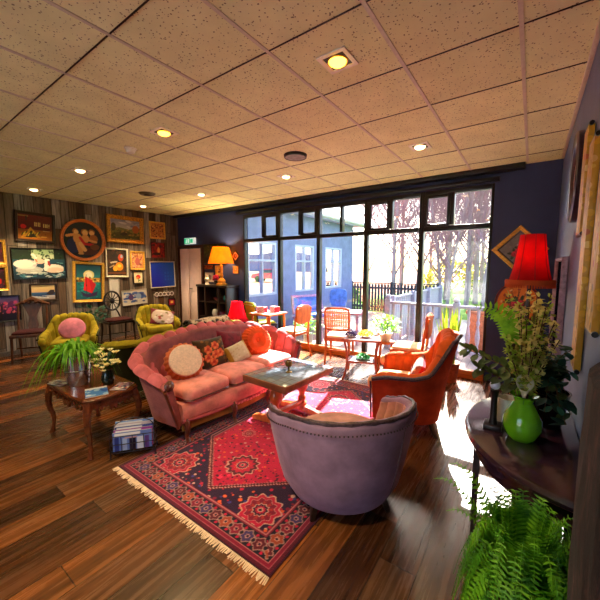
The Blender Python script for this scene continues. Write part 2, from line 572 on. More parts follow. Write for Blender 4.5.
# the window wall: one window per bay
mull = [WX0, -4.03, -3.13, -2.22, -1.35, WX1]
M_hand = mat('steel_handle', (120, 120, 124), rough=0.3, metal=0.9, var=0.05)
split = [(0.56, 1), (0.54, 1), (0.5, -1), (0.47, 0), (0.45, 0)]
for b in range(5):
    x0, x1 = mull[b], mull[b + 1]
    w = MB(); fw = 0.035
    Yw = YB + 0.045
    w.box((x0 + fw / 2, Yw, (WZ0 + WZ1) / 2), (fw, 0.09, WZ1 - WZ0), M_black, bev=0.004)
    w.box((x1 - fw / 2, Yw, (WZ0 + WZ1) / 2), (fw, 0.09, WZ1 - WZ0), M_black, bev=0.004)
    w.box(((x0 + x1) / 2, Yw, WTR), (x1 - x0 - 2 * fw, 0.088, 0.065), M_black, bev=0.004)
    w.box(((x0 + x1) / 2, Yw, WZ1 - 0.03), (x1 - x0 - 2 * fw, 0.088, 0.06), M_black, bev=0.004)
    w.box(((x0 + x1) / 2, Yw, WZ0 + 0.03), (x1 - x0 - 2 * fw, 0.088, 0.06), M_black, bev=0.004)
    sx = x0 + (x1 - x0) * split[b][0]
    w.box((sx, Yw, (WTR + WZ1) / 2), (0.05, 0.086, WZ1 - WTR - 0.09), M_black, bev=0.004)
    o = structure(w.build('window_%d' % (b + 1)))
    p = MB()
    p.box(((x0 + x1) / 2, YB + 0.05, (WZ0 + WTR) / 2), (x1 - x0 - 2 * fw, 0.008, WTR - WZ0 - 0.11), M_glass)
    p.box(((x0 + fw + sx) / 2, YB + 0.05, (WTR + WZ1) / 2), (sx - x0 - fw - 0.04, 0.008, WZ1 - WTR - 0.08), M_glass)
    p.box(((sx + x1 - fw) / 2, YB + 0.05, (WTR + WZ1) / 2), (x1 - fw - sx - 0.04, 0.008, WZ1 - WTR - 0.08), M_glass)
    p.build('glass_pane', o, smooth=False)
    if split[b][1] >= 0:      # opening sash in one half of the top light
        a, c = (x0 + fw, sx - 0.025) if split[b][1] == 0 else (sx + 0.025, x1 - fw)
        zb, zt = WTR + 0.033, WZ1 - 0.06
        q = MB(); sf = 0.042
        q.box((a + sf / 2, YB + 0.02, (zb + zt) / 2), (sf, 0.05, zt - zb), M_black, bev=0.004)
        q.box((c - sf / 2, YB + 0.02, (zb + zt) / 2), (sf, 0.05, zt - zb), M_black, bev=0.004)
        q.box(((a + c) / 2, YB + 0.02, zb + sf / 2), (c - a - 2 * sf, 0.05, sf), M_black, bev=0.004)
        q.box(((a + c) / 2, YB + 0.02, zt - sf / 2), (c - a - 2 * sf, 0.05, sf), M_black, bev=0.004)
        s_ = q.build('opening_sash', o)
        q = MB(); q.tube([((a + c) / 2 - 0.08, YB - 0.012, zb + 0.03), ((a + c) / 2, YB - 0.03, zb + 0.022), ((a + c) / 2 + 0.09, YB - 0.016, zb + 0.03)], 0.006, M_hand)
        q.build('sash_handle', s_)

# the pale double door in the corner
M_door = mat('pink_white_door_paint', (250, 218, 218), rough=0.45, var=0.04, scale=8)
M_dfr = mat('dark_red_door_frame', (70, 28, 22), rough=0.5, var=0.15)
d = MB()
d.box((-7.235, YB - 0.025, 1.0), (0.07, 0.05, 2.0), M_dfr, bev=0.004); d.box((-6.335, YB - 0.025, 1.0), (0.07, 0.05, 2.0), M_dfr, bev=0.004)
d.box((-6.785, YB - 0.025, 2.02), (0.97, 0.05, 0.06), M_dfr, bev=0.004)
o = structure(d.build('door_1'))
for x0, x1, yo in ((-7.2, -6.87, -0.02), (-6.845, -6.37, -0.012)):
    q = MB(); q.box(((x0 + x1) / 2, YB + yo, 0.99), (x1 - x0, 0.03, 1.96), M_door, bev=0.003)
    for z0, z1 in ((0.15, 0.9), (1.05, 1.85)):
        q.box(((x0 + x1) / 2, YB + yo - 0.016, (z0 + z1) / 2), (x1 - x0 - 0.14, 0.008, z1 - z0), M_door, bev=0.003)
    l = q.build('door_leaf', o)
    if x0 < -7: continue
    q = MB(); q.tube([(x0 + 0.05, YB + yo - 0.012, 1.0), (x0 + 0.05, YB + yo - 0.06, 1.0), (x0 + 0.15, YB + yo - 0.06, 1.0)], 0.009, M_hand)
    q.build('door_handle', l)

# ------------------------------------------------------------------ camera
cam = bpy.data.cameras.new('camera'); co = bpy.data.objects.new('camera', cam); COL.objects.link(co)
cam.sensor_width = 36.0; cam.lens = 323.0 / 600 * 36; cam.clip_start = 0.02
co.location = (0, 0, 1.55)
co.rotation_euler = (PI / 2 - math.atan(34 / 323), 0, math.atan(231 / 323))
SC.camera = co

# ------------------------------------------------------------------ light
def sun_dir(dx, dy, dz):
    return Vector((dx, dy, dz)).to_track_quat('-Z', 'Y').to_euler()
sl = bpy.data.lights.new('sun', 'SUN'); sl.energy = 26.0; sl.angle = R(0.6); sl.color = (1.0, 0.95, 0.86)
so = bpy.data.objects.new('sun', sl); COL.objects.link(so); so.rotation_euler = sun_dir(0.2, -1.0, -0.91); so.location = (-2, 12, 9)
wd = bpy.data.worlds.new('sky'); SC.world = wd; wd.use_nodes = True
nt = wd.node_tree; bg = nt.nodes['Background']
sk = nt.nodes.new('ShaderNodeTexSky'); sk.sky_type = 'NISHITA'; sk.sun_disc = False
sk.sun_elevation = R(40); sk.sun_rotation = R(-11); sk.air_density = 1.2; sk.dust_density = 2.5; sk.altitude = 50
nt.links.new(sk.outputs[0], bg.inputs[0]); bg.inputs[1].default_value = 0.40

M_lampw = mat('downlight_housing', (232, 228, 218), rough=0.4, var=0.03)
M_lampk = mat('downlight_recess', (22, 18, 14), rough=0.5, var=0.05)
M_bulb = mat('warm_bulb_glow', (255, 190, 60), emit=(255, 170, 40), estr=7.0, var=0.02)
M_bulb2 = mat('warm_white_bulb_glow', (255, 225, 180), emit=(255, 214, 150), estr=6.0, var=0.02)
M_ring = mat('brass_ring', (190, 140, 60), rough=0.3, metal=0.8, var=0.05)
def downlight(x, y, label, yellow, power=30, seen=True):
    t = thing('ceiling_downlight', label, 'ceiling light', (x, y, H - 0.002), 0, 'square downlights in the tiled ceiling')
    mb = MB(); frame_rect(mb, 0.19, 0.19, [(0, 0), (0.0, 0.008), (0.026, 0.008), (0.03, 0.0)], M_lampw)
    o = mb.build('trim_frame', t); o.rotation_euler = (PI / 2, 0, 0)
    mb = MB(); mb.box((0, 0, -0.002), (0.135, 0.135, 0.004), M_lampk); mb.build('recess', t)
    mb = MB(); mb.lathe([(0.0, -0.03), (0.034, -0.027), (0.05, -0.016), (0.053, -0.004)], M_bulb if yellow else M_bulb2, 24); mb.build('bulb', t)
    mb = MB(); mb.tube([(0.058 * math.cos(2 * PI * i / 24), 0.058 * math.sin(2 * PI * i / 24), -0.006) for i in range(24)], 0.006, M_ring, 6, loop=True); mb.build('gimbal_ring', t)
    l = bpy.data.lights.new('downlight_beam', 'SPOT'); l.energy = power; l.spot_size = R(100); l.spot_blend = 0.7; l.shadow_soft_size = 0.05
    l.color = (1.0, 0.78, 0.36) if yellow else (1.0, 0.76, 0.38)
    lo = bpy.data.objects.new('downlight_beam', l); COL.objects.link(lo); lo.location = (x, y, H - 0.05)
    return t
downlight(-1.03, 1.83, 'big glowing yellow square downlight in the speckled ceiling, closest to the camera', True, 26)
downlight(-2.85, 1.82, 'glowing orange square downlight beside the smoke detector', True, 32)
downlight(-4.83, 1.87, 'small square downlight, second row spot beyond the smoke detector towards the plank wall', False, 34)
downlight(-6.62, 1.87, 'small downlight right above the red barn painting', False, 95)
downlight(-1.02, 3.56, 'unlit-looking square downlight near the window and the blue corner', False, 14)
downlight(-2.84, 3.64, 'small square downlight just past the round black ceiling speaker', False, 16)
downlight(-4.72, 3.67, 'small downlight over the end of the pink sofa near the yellow lampshade', False, 45)
downlight(-6.6, 3.67, 'small downlight above the gold framed landscape painting', False, 95)
downlight(-1.03, 0.03, 'square downlight overhead in the near ceiling row, above the bare floor before the rug', True, 90)
downlight(-2.85, 0.03, 'square downlight in the near ceiling row, above the floor before the carved side table', True, 62)

# smoke detector, round speaker, round vent
t = thing('smoke_detector', 'small round white smoke detector next to the orange downlight', 'smoke detector', (-3.52, 1.85, H - 0.002))
MB().lathe([(0.0, -0.012), (0.06, -0.012), (0.062, 0.0)], M_lampw, 24).build('base', t)
MB().lathe([(0.0, -0.05), (0.03, -0.05), (0.042, -0.04), (0.05, -0.014), (0.0, -0.012)], M_lampw, 24).build('sensor_head', t)
t = thing('ceiling_speaker', 'round black ceiling speaker in a pale tile in front of the window', 'speaker', (-2.23, 3.03, H - 0.002))
MB().lathe([(0.115, -0.03), (0.125, -0.028), (0.13, 0.0), (0.10, 0.0), (0.115, -0.03)], mat('black_plastic', (14, 13, 15), rough=0.4), 32).build('rim', t)
MB().lathe([(0.0, -0.02), (0.06, -0.024), (0.115, -0.026), (0.115, -0.02)], mat('white_speaker_grille', (150, 145, 140), rough=0.6), 32).build('grille', t)
t = thing('ceiling_vent', 'round dark ceiling vent far down towards the plank wall', 'vent', (-5.41, 3.09, H - 0.002))
MB().lathe([(0.0, -0.012), (0.05, -0.014), (0.07, -0.03), (0.11, -0.03), (0.13, -0.01), (0.135, 0.0)], mat('grey_vent', (96, 88, 70), rough=0.45), 32).build('rim', t)
MB().lathe([(0.0, -0.045), (0.045, -0.042), (0.05, -0.03), (0.0, -0.026)], mat('black_plastic', (14, 13, 15)), 24).build('centre_disc', t)
# exit sign
M_exitw = mat('exit_sign_white', (225, 232, 228), emit=(225, 235, 230), estr=0.25, var=0.02)
M_exitg = mat('exit_sign_green', (30, 170, 120), emit=(40, 190, 130), estr=0.35, var=0.03)
t = thing('exit_sign', 'green and white lit exit sign above the pale door', 'sign', (-6.78, YB - 0.002, 2.15))
MB().box((0, -0.025, 0), (0.40, 0.05, 0.15), M_exitw, bev=0.006).build('housing', t)
mb = MB(); mb.box((-0.08, -0.052, 0), (0.22, 0.004, 0.13), M_exitg)
mb.box((0.09, -0.052, 0), (0.09, 0.004, 0.09), M_exitg)
mb.build('green_panel', t)
mb = MB()
mb.ball((-0.10, -0.0545, 0.035), (0.012, 0.002, 0.012), M_exitw)
mb.tube([(-0.10, -0.0545, 0.02), (-0.11, -0.0545, -0.012), (-0.13, -0.0545, -0.04)], 0.008, M_exitw, 6)
mb.tube([(-0.11, -0.0545, -0.012), (-0.09, -0.0545, -0.03), (-0.09, -0.0545, -0.05)], 0.007, M_exitw, 6)
mb.tube([(-0.125, -0.0545, 0.005), (-0.10, -0.0545, 0.015), (-0.08, -0.0545, 0.0)], 0.006, M_exitw, 6)
mb.box((-0.03, -0.0545, 0.0), (0.06, 0.002, 0.09), M_exitw)
mb.build('running_figure', t)
# the lit panel on the ceiling near the smoke detector

# ================================================================== SEATING
def velvet(name, c, var=0.16, sheen=0.6, rough=0.8):
    return mat(name, c, rough=rough, var=var, scale=9, sheen=sheen, bump=0.25, bscale=420, spec=0.2)

M_pink = velvet('dusty_pink_velvet', (196, 98, 106))
M_pinkd = velvet('pink_velvet_back', (150, 82, 84))
M_rose = velvet('salmon_seat_velvet', (228, 144, 138))
M_carv = wood('carved_mahogany', (58, 24, 18), (120, 56, 34), rough=0.3, grain=(20, 20, 20), coat=0.4)
M_gold_rail = velvet('apron_ochre_cloth', (150, 104, 52))
M_lil = velvet('mauve_grey_velvet', (156, 122, 150), var=0.12, sheen=0.35)
M_lil2 = velvet('mauve_seam_panel', (116, 92, 102), var=0.12, sheen=0.35)
M_tubin = velvet('dusty_rose_channel_velvet', (196, 142, 130))
M_trim = mat('dark_worn_piping', (44, 26, 34), rough=0.5, var=0.4, scale=60, c2=(86, 60, 70), bump=0.4)
M_dleg = wood('near_black_leg', (18, 11, 10), (40, 24, 18), rough=0.35)
M_rust = velvet('rust_orange_velvet', (214, 88, 28), sheen=0.5)
M_rustd = velvet('shaded_rust_velvet', (178, 66, 28), sheen=0.3)  # darker copy of the rust velvet, shade of the outer side put in
M_cream = velvet('cream_velvet', (226, 178, 128))
M_must = velvet('mustard_velvet', (158, 138, 22), sheen=0.5)
M_olive = velvet('olive_velvet', (44, 44, 14), sheen=0.6)
M_brass = mat('brass_nails', (176, 138, 80), rough=0.3, metal=0.85, var=0.1)

def unit_normals(P):
    N = []
    for i in range(len(P)):
        t = P[min(i + 1, len(P) - 1)] - P[max(i - 1, 0)]
        N.append(Vector((t.y, -t.x, 0)).normalized())     # outward if the path runs counter-clockwise seen from inside
    return N

def back_shell(path, Hf, zb, flare, th, n=64, ex=1.15):
    """rings of the outer body of a wrap-around back; path runs arm - back - arm; Hf(t) top height"""
    P = resample(catmull([(x, y, 0) for x, y in path], 8), n); N = unit_normals(P)
    c = sum(P, Vector()) / len(P)
    if (P[n // 2] - c).dot(N[n // 2]) < 0:
        N = [-q for q in N]
    rings = []; info = []
    for i in range(n):
        t = i / (n - 1); h = Hf(t); q = []
        fl = flare(t)
        def off(z):
            s = (z - zb) / max(0.05, (h - zb)); return fl * max(0.0, s) ** ex
        tt = th(t)
        zs = [zb + (h - tt / 2 - zb) * k / 6 for k in range(7)]
        for z in zs:
            q.append(P[i] + N[i] * off(z) + Vector((0, 0, z)))
        cz = h - tt / 2; co = off(cz) + tt / 2
        for k in range(1, 6):
            a = PI - PI * k / 6
            q.append(P[i] + N[i] * (co + math.cos(a) * tt / 2) + Vector((0, 0, cz + math.sin(a) * tt / 2)))
        for z in zs[::-1]:
            q.append(P[i] + N[i] * (off(z) + tt * (0.65 + 0.35 * (z - zb) / max(0.05, cz - zb))) + Vector((0, 0, z)))
        rings.append(q); info.append((P[i], N[i], h, off, tt))
    return rings, info

def channel_pad(info, n_ch, amp, zlow, m, roll=True, t0=0.0, t1=1.0, scallop=0.0, tuft=0.0):
    """vertical padded channels that line the inside of the back and roll over its top"""
    mb = MB(); n = len(info); rings = []; K = n_ch * 9
    L = [0.0]
    for i in range(1, n):
        L.append(L[-1] + (info[i][0] - info[i - 1][0]).length)
    for k in range(K + 1):
        t = t0 + (t1 - t0) * k / K; j = min(n - 2, int(t * (n - 1))); u = t * (n - 1) - j
        p = info[j][0].lerp(info[j + 1][0], u); nn = info[j][1].lerp(info[j + 1][1], u).normalized()
        h = info[j][2] * (1 - u) + info[j + 1][2] * u; off = info[j][3]; tt = info[j][4]
        ph = (k % 9) / 9.0 if k < K else 0.0
        b = abs(math.sin(PI * ph)) ** 0.55
        q = []; zt = h - tt / 2
        M_ = 9
        for r in range(M_ + 1):
            s = r / M_; z = zlow + (zt - zlow) * s
            bb = amp * b * (0.55 + 0.45 * math.sin(PI * min(1, s * 1.15 + 0.1)))
            if tuft:
                bb *= 1 - tuft * math.exp(-((s - 0.55) / 0.07) ** 2)
            q.append(p + nn * (off(z) - 0.006 - bb) + Vector((0, 0, z)))
        if roll:
            cz = zt; cc = off(cz) + tt / 2; rr = tt / 2 + 0.006
            for a in (150, 118, 86, 52, 18):
                a = R(a); ex = amp * b * (0.6 if a > 1.2 else 0.35)
                q.append(p + nn * (cc + math.cos(a) * (rr + ex)) + Vector((0, 0, cz + math.sin(a) * (rr + ex * (1 + scallop)))))
        q.append(p + nn * (off(zt) + tt / 2) + Vector((0, 0, zt - 0.01)))
        q.append(p + nn * (off(zlow) + tt / 3) + Vector((0, 0, zlow)))
        rings.append(q)
    mb.loft(rings, m)
    return mb

def cushion(mb, c, d, m, ex=0.35, crown=0.25, rz=0.0, nx=20, ny=14, tilt=None, corner=0.0, fn=None):
    """soft box cushion"""
    vs = []; fs = []
    M = Matrix.Translation(c) @ Euler(tilt or (0, 0, rz)).to_matrix().to_4x4()
    def sp(v, e): return math.copysign(abs(v) ** e, v)
    for i in range(ny + 1):
        th = -PI / 2 + PI * i / ny
        for j in range(nx):
            a = 2 * PI * j / nx
            ct = sp(math.cos(th), ex); st = sp(math.sin(th), 0.55)
            x = ct * sp(math.cos(a), ex); y = ct * sp(math.sin(a), ex)
            z = st * (1 + crown * (1 - x * x) * (1 - y * y)) * (1 - corner * (x * x * y * y))
            v = Vector((x * d[0] / 2, y * d[1] / 2, z * d[2] / 2))
            vs.append(fn(v) if fn else v)
    for i in range(ny):
        for j in range(nx):
            k = (j + 1) % nx
            fs.append([i * nx + j, i * nx + k, (i + 1) * nx + k, (i + 1) * nx + j])
    return mb.add(vs, fs, m, M)

def cabriole(top, foot, r0, r1, m, bulge=0.04, n=8):
    top = Vector(top); foot = Vector(foot); d = foot - top; o = Vector((d.x, d.y, 0))
    o = o.normalized() if o.length > 1e-4 else Vector((0, -1, 0))
    P = []; rr = []
    for k in range(11):
        s = k / 10
        w = math.sin(PI * min(1, s * 1.6)) * bulge - math.sin(PI * max(0, (s - 0.5) * 2)) * bulge * 0.45
        P.append(top + d * s + o * w)
        rr.append(r0 + (r1 - r0) * min(1, s * 1.25) + (0.35 * r0 * math.exp(-((s - 0.97) / 0.06) ** 2)))
    return MB().tube(P, rr, m, n)

# ---- the tufted pink sofa
def U_path(w, d, r, arm_out=0.0):
    """plan of a wrap-around back: from the left arm front round the back to the right arm front; front is -y"""
    pts = [(-w / 2 + arm_out, -d), (-w / 2, -d * 0.55)]
    for k in range(5):
        a = PI + (-PI / 2) * k / 4
        pts.append((-w / 2 + r + r * math.cos(a), -r + r * math.sin(a)))
    pts.append((0, 0.0))
    for k in range(5):
        a = PI / 2 - (PI / 2) * k / 4
        pts.append((w / 2 - r + r * math.cos(a), -r + r * math.sin(a)))
    pts += [(w / 2, -d * 0.55), (w / 2 - arm_out, -d)]
    return pts

t = thing('tufted_sofa', 'long pink velvet sofa with scalloped tufted back and carved legs, beside the red rug', 'sofa', (-2.93, 2.38, 0), PI / 2)
SW, SD = 1.62, 0.52
Hs = lambda u: interp([0, 0.05, 0.14, 0.26, 0.5, 0.74, 0.86, 0.95, 1], [0.56, 0.60, 0.68, 0.79, 0.85, 0.79, 0.68, 0.60, 0.56], u)
rings, info = back_shell(U_path(SW, SD, 0.26, 0.03), Hs, 0.16, lambda u: 0.11 if 0.2 < u < 0.8 else 0.10, lambda u: 0.085, 72)
MB().loft(rings, M_pinkd).build('back_frame', t)
channel_pad(info, 17, 0.046, 0.36, M_pink, scallop=0.5, t0=0.02, t1=0.98, tuft=0.35).build('tufted_backrest', t)
mb = MB(); mb.tube([q[-7] + Vector((0, 0, 0)) for q in rings], 0.012, M_carv, 6); mb.build('top_rail', t)
for s in (0, -1):
    q = rings[s]; mid = [q[i] for i in range(0, 12)]
    fr = Vector((0, -0.012, 0))
    mb = MB(); mb.tube([p + fr for p in q[12:]][::-1], 0.017, M_carv, 8)
    top = q[9] + fr
    mb.ball(top, (0.045, 0.03, 0.045), M_carv); mb.ball(top + Vector((0, -0.02, 0)), (0.022, 0.02, 0.022), M_carv)
    mb.build('carved_arm_front', t)
# serpentine seat rail
def serp(x): return -0.56 - 0.07 * math.cos(x / (SW / 2) * PI * 1.0) * (1 if abs(x) < SW else 0) * 0.6
N_ = 40; sec = [(0.0, 0.20), (-0.02, 0.205), (-0.035, 0.24), (-0.032, 0.31), (-0.012, 0.345), (0.0, 0.35), (0.45, 0.35), (0.45, 0.20)]
rings2 = []
for k in range(N_ + 1):
    x = -SW / 2 + 0.02 + (SW - 0.04) * k / N_
    rings2.append([Vector((x, serp(x) + a, b)) for a, b in sec])
MB().loft(rings2, M_rose).build('seat_rail', t)
mb = MB(); mb.loft([[Vector((-SW / 2 + 0.03 + (SW - 0.06) * k / N_, serp(-SW / 2 + (SW) * k / N_) + a, b)) for a, b in [(0.0, 0.10), (0.015, 0.10), (0.015, 0.2), (0.0, 0.2)]] for k in range(N_ + 1)], M_gold_rail); mb.build('valance', t)
mb = MB()
mb.tube([(-SW / 2 + 0.02 + (SW - 0.04) * k / N_, serp(-SW / 2 + SW * k / N_) - 0.014, 0.198 - 0.018 * abs(math.sin(3 * PI * k / N_))) for k in range(N_ + 1)], 0.016, M_pink, 6)
for k in range(13):
    x = -0.24 + 0.04 * k; mb.ball((x, serp(x) - 0.02, 0.19 - 0.014 * abs(math.sin(k))), (0.019, 0.014, 0.014), M_rose, 8, 6)
mb.build('carved_apron', t)
for x in (-0.75, -0.25, 0.25, 0.75):
    y = serp(x) - 0.005
    cabriole((x, y + 0.01, 0.2), (x, y - 0.03, 0.0), 0.032, 0.017, M_carv, 0.02).build('leg', t)
for x in (-0.68, 0.68):
    MB().tube([(x, 0.06, 0.18), (x, 0.075, 0.08), (x, 0.10, 0.0)], [0.03, 0.024, 0.02], M_carv).build('leg', t)
for k, (x, w) in enumerate(((-0.505, 0.495), (0.0, 0.505), (0.505, 0.495))):
    mb = MB(); cushion(mb, (x, -0.305 + (-0.03 if k == 1 else 0), 0.41), (w, 0.56, 0.13), M_rose, 0.22, 0.35, nx=28)
    o = mb.build('seat_cushion', t)
    mb = MB(); zc = 0.41
    mb.tube([(x + (w / 2 - 0.004) * math.copysign(abs(math.cos(a)) ** 0.22, math.cos(a)), -0.305 + (-0.03 if k == 1 else 0) + 0.278 * math.copysign(abs(math.sin(a)) ** 0.22, math.sin(a)), zc - 0.035) for a in [2 * PI * i / 48 for i in range(48)]], 0.008, M_carv, 5, loop=True)
    mb.build('piping', o)

# pillows on the pink sofa (each a thing of its own)
def sofa_pt(x, y, z):
    return Matrix.Translation((-2.93, 2.38, 0)) @ Matrix.Rotation(PI / 2, 4, 'Z') @ Vector((x, y, z))

def round_pillow(name, label, loc, rot, r, dpt, m1, m2, face_r, pleats=22):
    t = thing(name, label, 'cushion', loc); t.rotation_euler = rot
    mb = MB()
    def rip(a): return 1 + 0.035 * math.sin(pleats * a)
    prof = [(0.0, -dpt / 2 * 0.8), (r * 0.4, -dpt / 2), (r * 0.75, -dpt / 2 * 0.86), (r * 0.95, -dpt / 4), (r, 0.0), (r * 0.95, dpt / 4), (r * 0.8, dpt / 2 * 0.85), (face_r, dpt / 2)]
    mb.lathe(prof, m1, pleats * 6, ripple=rip); mb.build('ruched_body', t)
    MB().lathe([(face_r * 1.06, dpt / 2 * 0.9), (face_r * 1.02, dpt / 2 + 0.012), (face_r * 0.6, dpt / 2 + 0.02), (0.0, dpt / 2 + 0.006)], m2, 32).build('round_face', t)
    return t
M_peach = velvet('peach_pleated_velvet', (196, 98, 58)); M_creamf = mat('cream_bobbled_face', (240, 206, 184), rough=0.9, var=0.08, scale=60, bump=0.8, bscale=110)
p = sofa_pt(-0.55, -0.24, 0.625)
round_pillow('round_pillow', 'round ruched peach cushion with a cream face, at the carved table end', p, (R(62), R(6), R(66)), 0.185, 0.15, M_peach, M_creamf, 0.145)
M_orng = velvet('bright_orange_velvet', (226, 82, 34))
p = sofa_pt(0.50, -0.20, 0.62)
t = thing('round_pillow', 'round bright orange pleated cushion with a button, at the window end of the pink sofa', 'cushion', p); t.rotation_euler = (R(66), R(0), R(70))
def rip(a): return 1 + 0.03 * math.sin(26 * a)
MB().lathe([(0.0, -0.07), (0.09, -0.10), (0.15, -0.08), (0.19, -0.03), (0.196, 0.0), (0.19, 0.035), (0.15, 0.085), (0.09, 0.098), (0.04, 0.075), (0.0, 0.05)], M_orng, 156, ripple=rip).build('ruched_body', t)
MB().ball((0, 0, 0.06), (0.026, 0.026, 0.018), M_orng).build('button', t)

def pattern_cushion(name, label, loc, rot, w, h, d, cv, back):
    """square scatter cushion with a patterned front"""
    t = thing(name, label, 'cushion', loc); t.rotation_euler = rot
    W, H2 = cv.w, cv.h
    u = np.linspace(-1, 1, W); v = np.linspace(1, -1, H2); U, V = np.meshgrid(u, v)
    Z = d / 2 * np.clip((1 - U ** 4) * (1 - V ** 4), 0, 1) ** 0.6
    pin = 1 - 0.07 * (1 - V ** 2) * np.abs(U) ** 3; pin2 = 1 - 0.07 * (1 - U ** 2) * np.abs(V) ** 3
    X = U * w / 2 * pin; Y = V * h / 2 * pin2
    for nm, sg in (('patterned_front', 1), ('plain_back', -1)):
        P = np.stack([X, Y, sg * Z], -1).reshape(-1, 3)
        idx = np.arange(W * H2).reshape(H2, W)
        F = np.stack([idx[1:, :-1], idx[1:, 1:], idx[:-1, 1:], idx[:-1, :-1]], -1).reshape(-1, 4)
        if sg < 0: F = F[:, ::-1]
        me = bpy.data.meshes.new(nm); me.from_pydata(P.tolist(), [], F.tolist())
        me.polygons.foreach_set('use_smooth', [True] * len(me.polygons))
        if sg > 0:
            me.materials.append(painted('woven_pattern', 0.85, 0.2, 0.2, 0.4)); colour_points(me, srgb2lin(np.clip(cv.a, 0, 1)).reshape(-1, 3))
        else:
            me.materials.append(back)
        me.update(); link(nm, me, t)
    ring = [(w / 2 * s, h / 2 * r_) for s, r_ in ((-1, -1), (1, -1), (1, 1), (-1, 1))]
    return t
cv = Canvas(40, 40, (70, 44, 20)); cv.dabs(40, [(110, 70, 20), (50, 60, 20), (150, 90, 20)], (0.03, 0.06))
for cx, cy in ((0.35, 0.4), (0.6, 0.3), (0.55, 0.58), (0.3, 0.65), (0.72, 0.55), (0.45, 0.8)):
    for k in range(6): cv.ell(cx + 0.07 * math.cos(k), cy + 0.07 * math.sin(k), 0.06, 0.06, (214, 84, 44) if k % 2 else (236, 128, 74))
    cv.ell(cx, cy, 0.04, 0.04, (180, 40, 30))
pattern_cushion('square_pillow', 'square brown cushion with orange flowers, between the two round ones', sofa_pt(-0.16, -0.15, 0.61), (R(66), 0, R(84)), 0.37, 0.34, 0.13, cv, M_olive)
M_wine = velvet('wine_velvet', (116, 12, 34))
cv = Canvas(24, 24, (112, 12, 34)); cv.dabs(60, [(130, 20, 44), (92, 8, 28)], (0.03, 0.06))
pattern_cushion('square_pillow', 'plain dark wine red velvet cushion behind the small cream one', sofa_pt(0.16, -0.11, 0.62), (R(72), R(10), R(88)), 0.38, 0.36, 0.12, cv, M_wine)
cv = Canvas(30, 30, (206, 186, 158)); cv.rect(0, 0, 0.16, 1, (170, 124, 40)); cv.rect(0.86, 0, 1, 1, (170, 124, 40)); cv.dabs(30, [(190, 160, 130), (220, 200, 176)], (0.02, 0.05), (0.2, 0.1, 0.8, 0.9))
pattern_cushion('square_pillow', 'small cream cushion with mustard side bands in the middle of the pink sofa', sofa_pt(0.12, -0.27, 0.57), (R(60), R(-14), R(80)), 0.29, 0.22, 0.10, cv, M_must)

# ---- tub chair with its back to the camera
t = thing('tub_chair', 'mauve velvet tub chair with its rounded back to the camera, on the rug edge', 'armchair', (-1.0, 1.87, 0), R(45))
def arc_path(r, a0, a1, n=12):
    return [(r * math.cos(R(a0 + (a1 - a0) * k / n)), r * math.sin(R(a0 + (a1 - a0) * k / n)) ) for k in range(n + 1)]
# front is +y here; the back is centred on -y
Ht = lambda u: interp([0, 0.06, 0.16, 0.3, 0.5, 0.7, 0.84, 0.94, 1], [0.53, 0.56, 0.63, 0.70, 0.722, 0.70, 0.63, 0.56, 0.53], u)
rings, info = back_shell([(0.285, 0.25), (0.297, 0.12)] + arc_path(0.30, 0, -180, 18) + [(-0.297, 0.12), (-0.285, 0.25)], Ht, 0.09, lambda u: 0.125, lambda u: 0.065, 72, 0.5)
MB().loft(rings, M_lil).build('outer_shell', t)
channel_pad(info, 14, 0.045, 0.33, M_tubin, roll=False, t0=0.01, t1=0.99).build('channel_backrest', t)
mb = MB(); mb.tube([q[10] for i, q in enumerate(rings)], [0.014 + 0.003 * math.sin(i * 1.7) for i in range(len(rings))], M_trim, 7); mb.build('piping', t)
mb = MB()
P = resample([q[-7] + info[i][1] * 0.006 + Vector((0, 0, -0.028)) for i, q in enumerate(rings)], 96)
for p in P: mb.ball(p, 0.0055, M_trim, 6, 4)
mb.build('nail_trim', t)
mb = MB()   # seam down the outside of the shell
q = rings[27]; mb.tube([p + info[27][1] * 0.001 for p in q[12:]], 0.0035, M_lil2, 5); mb.build('seam', t)
mb = MB(); mb.lathe([(0.0, 0.095), (0.30, 0.095), (0.33, 0.14), (0.37, 0.28), (0.0, 0.30)], M_lil, 48); mb.build('seat_base', t)
mb = MB(); mb.lathe([(0.0, 0.29), (0.33, 0.29), (0.36, 0.32), (0.362, 0.36), (0.34, 0.405), (0.2, 0.43), (0.0, 0.435)], M_tubin, 48); mb.build('seat_cushion', t)
for a in (-135, -45, 45, 135):
    x, y = 0.31 * math.cos(R(a)), 0.31 * math.sin(R(a))
    mb = MB(); mb.tube([(x * 0.96, y * 0.96, 0.14), (x * 1.03, y * 1.03, 0.07), (x * 1.12, y * 1.12, 0.0)], [0.03, 0.025, 0.018], M_dleg, 4); mb.build('leg', t)

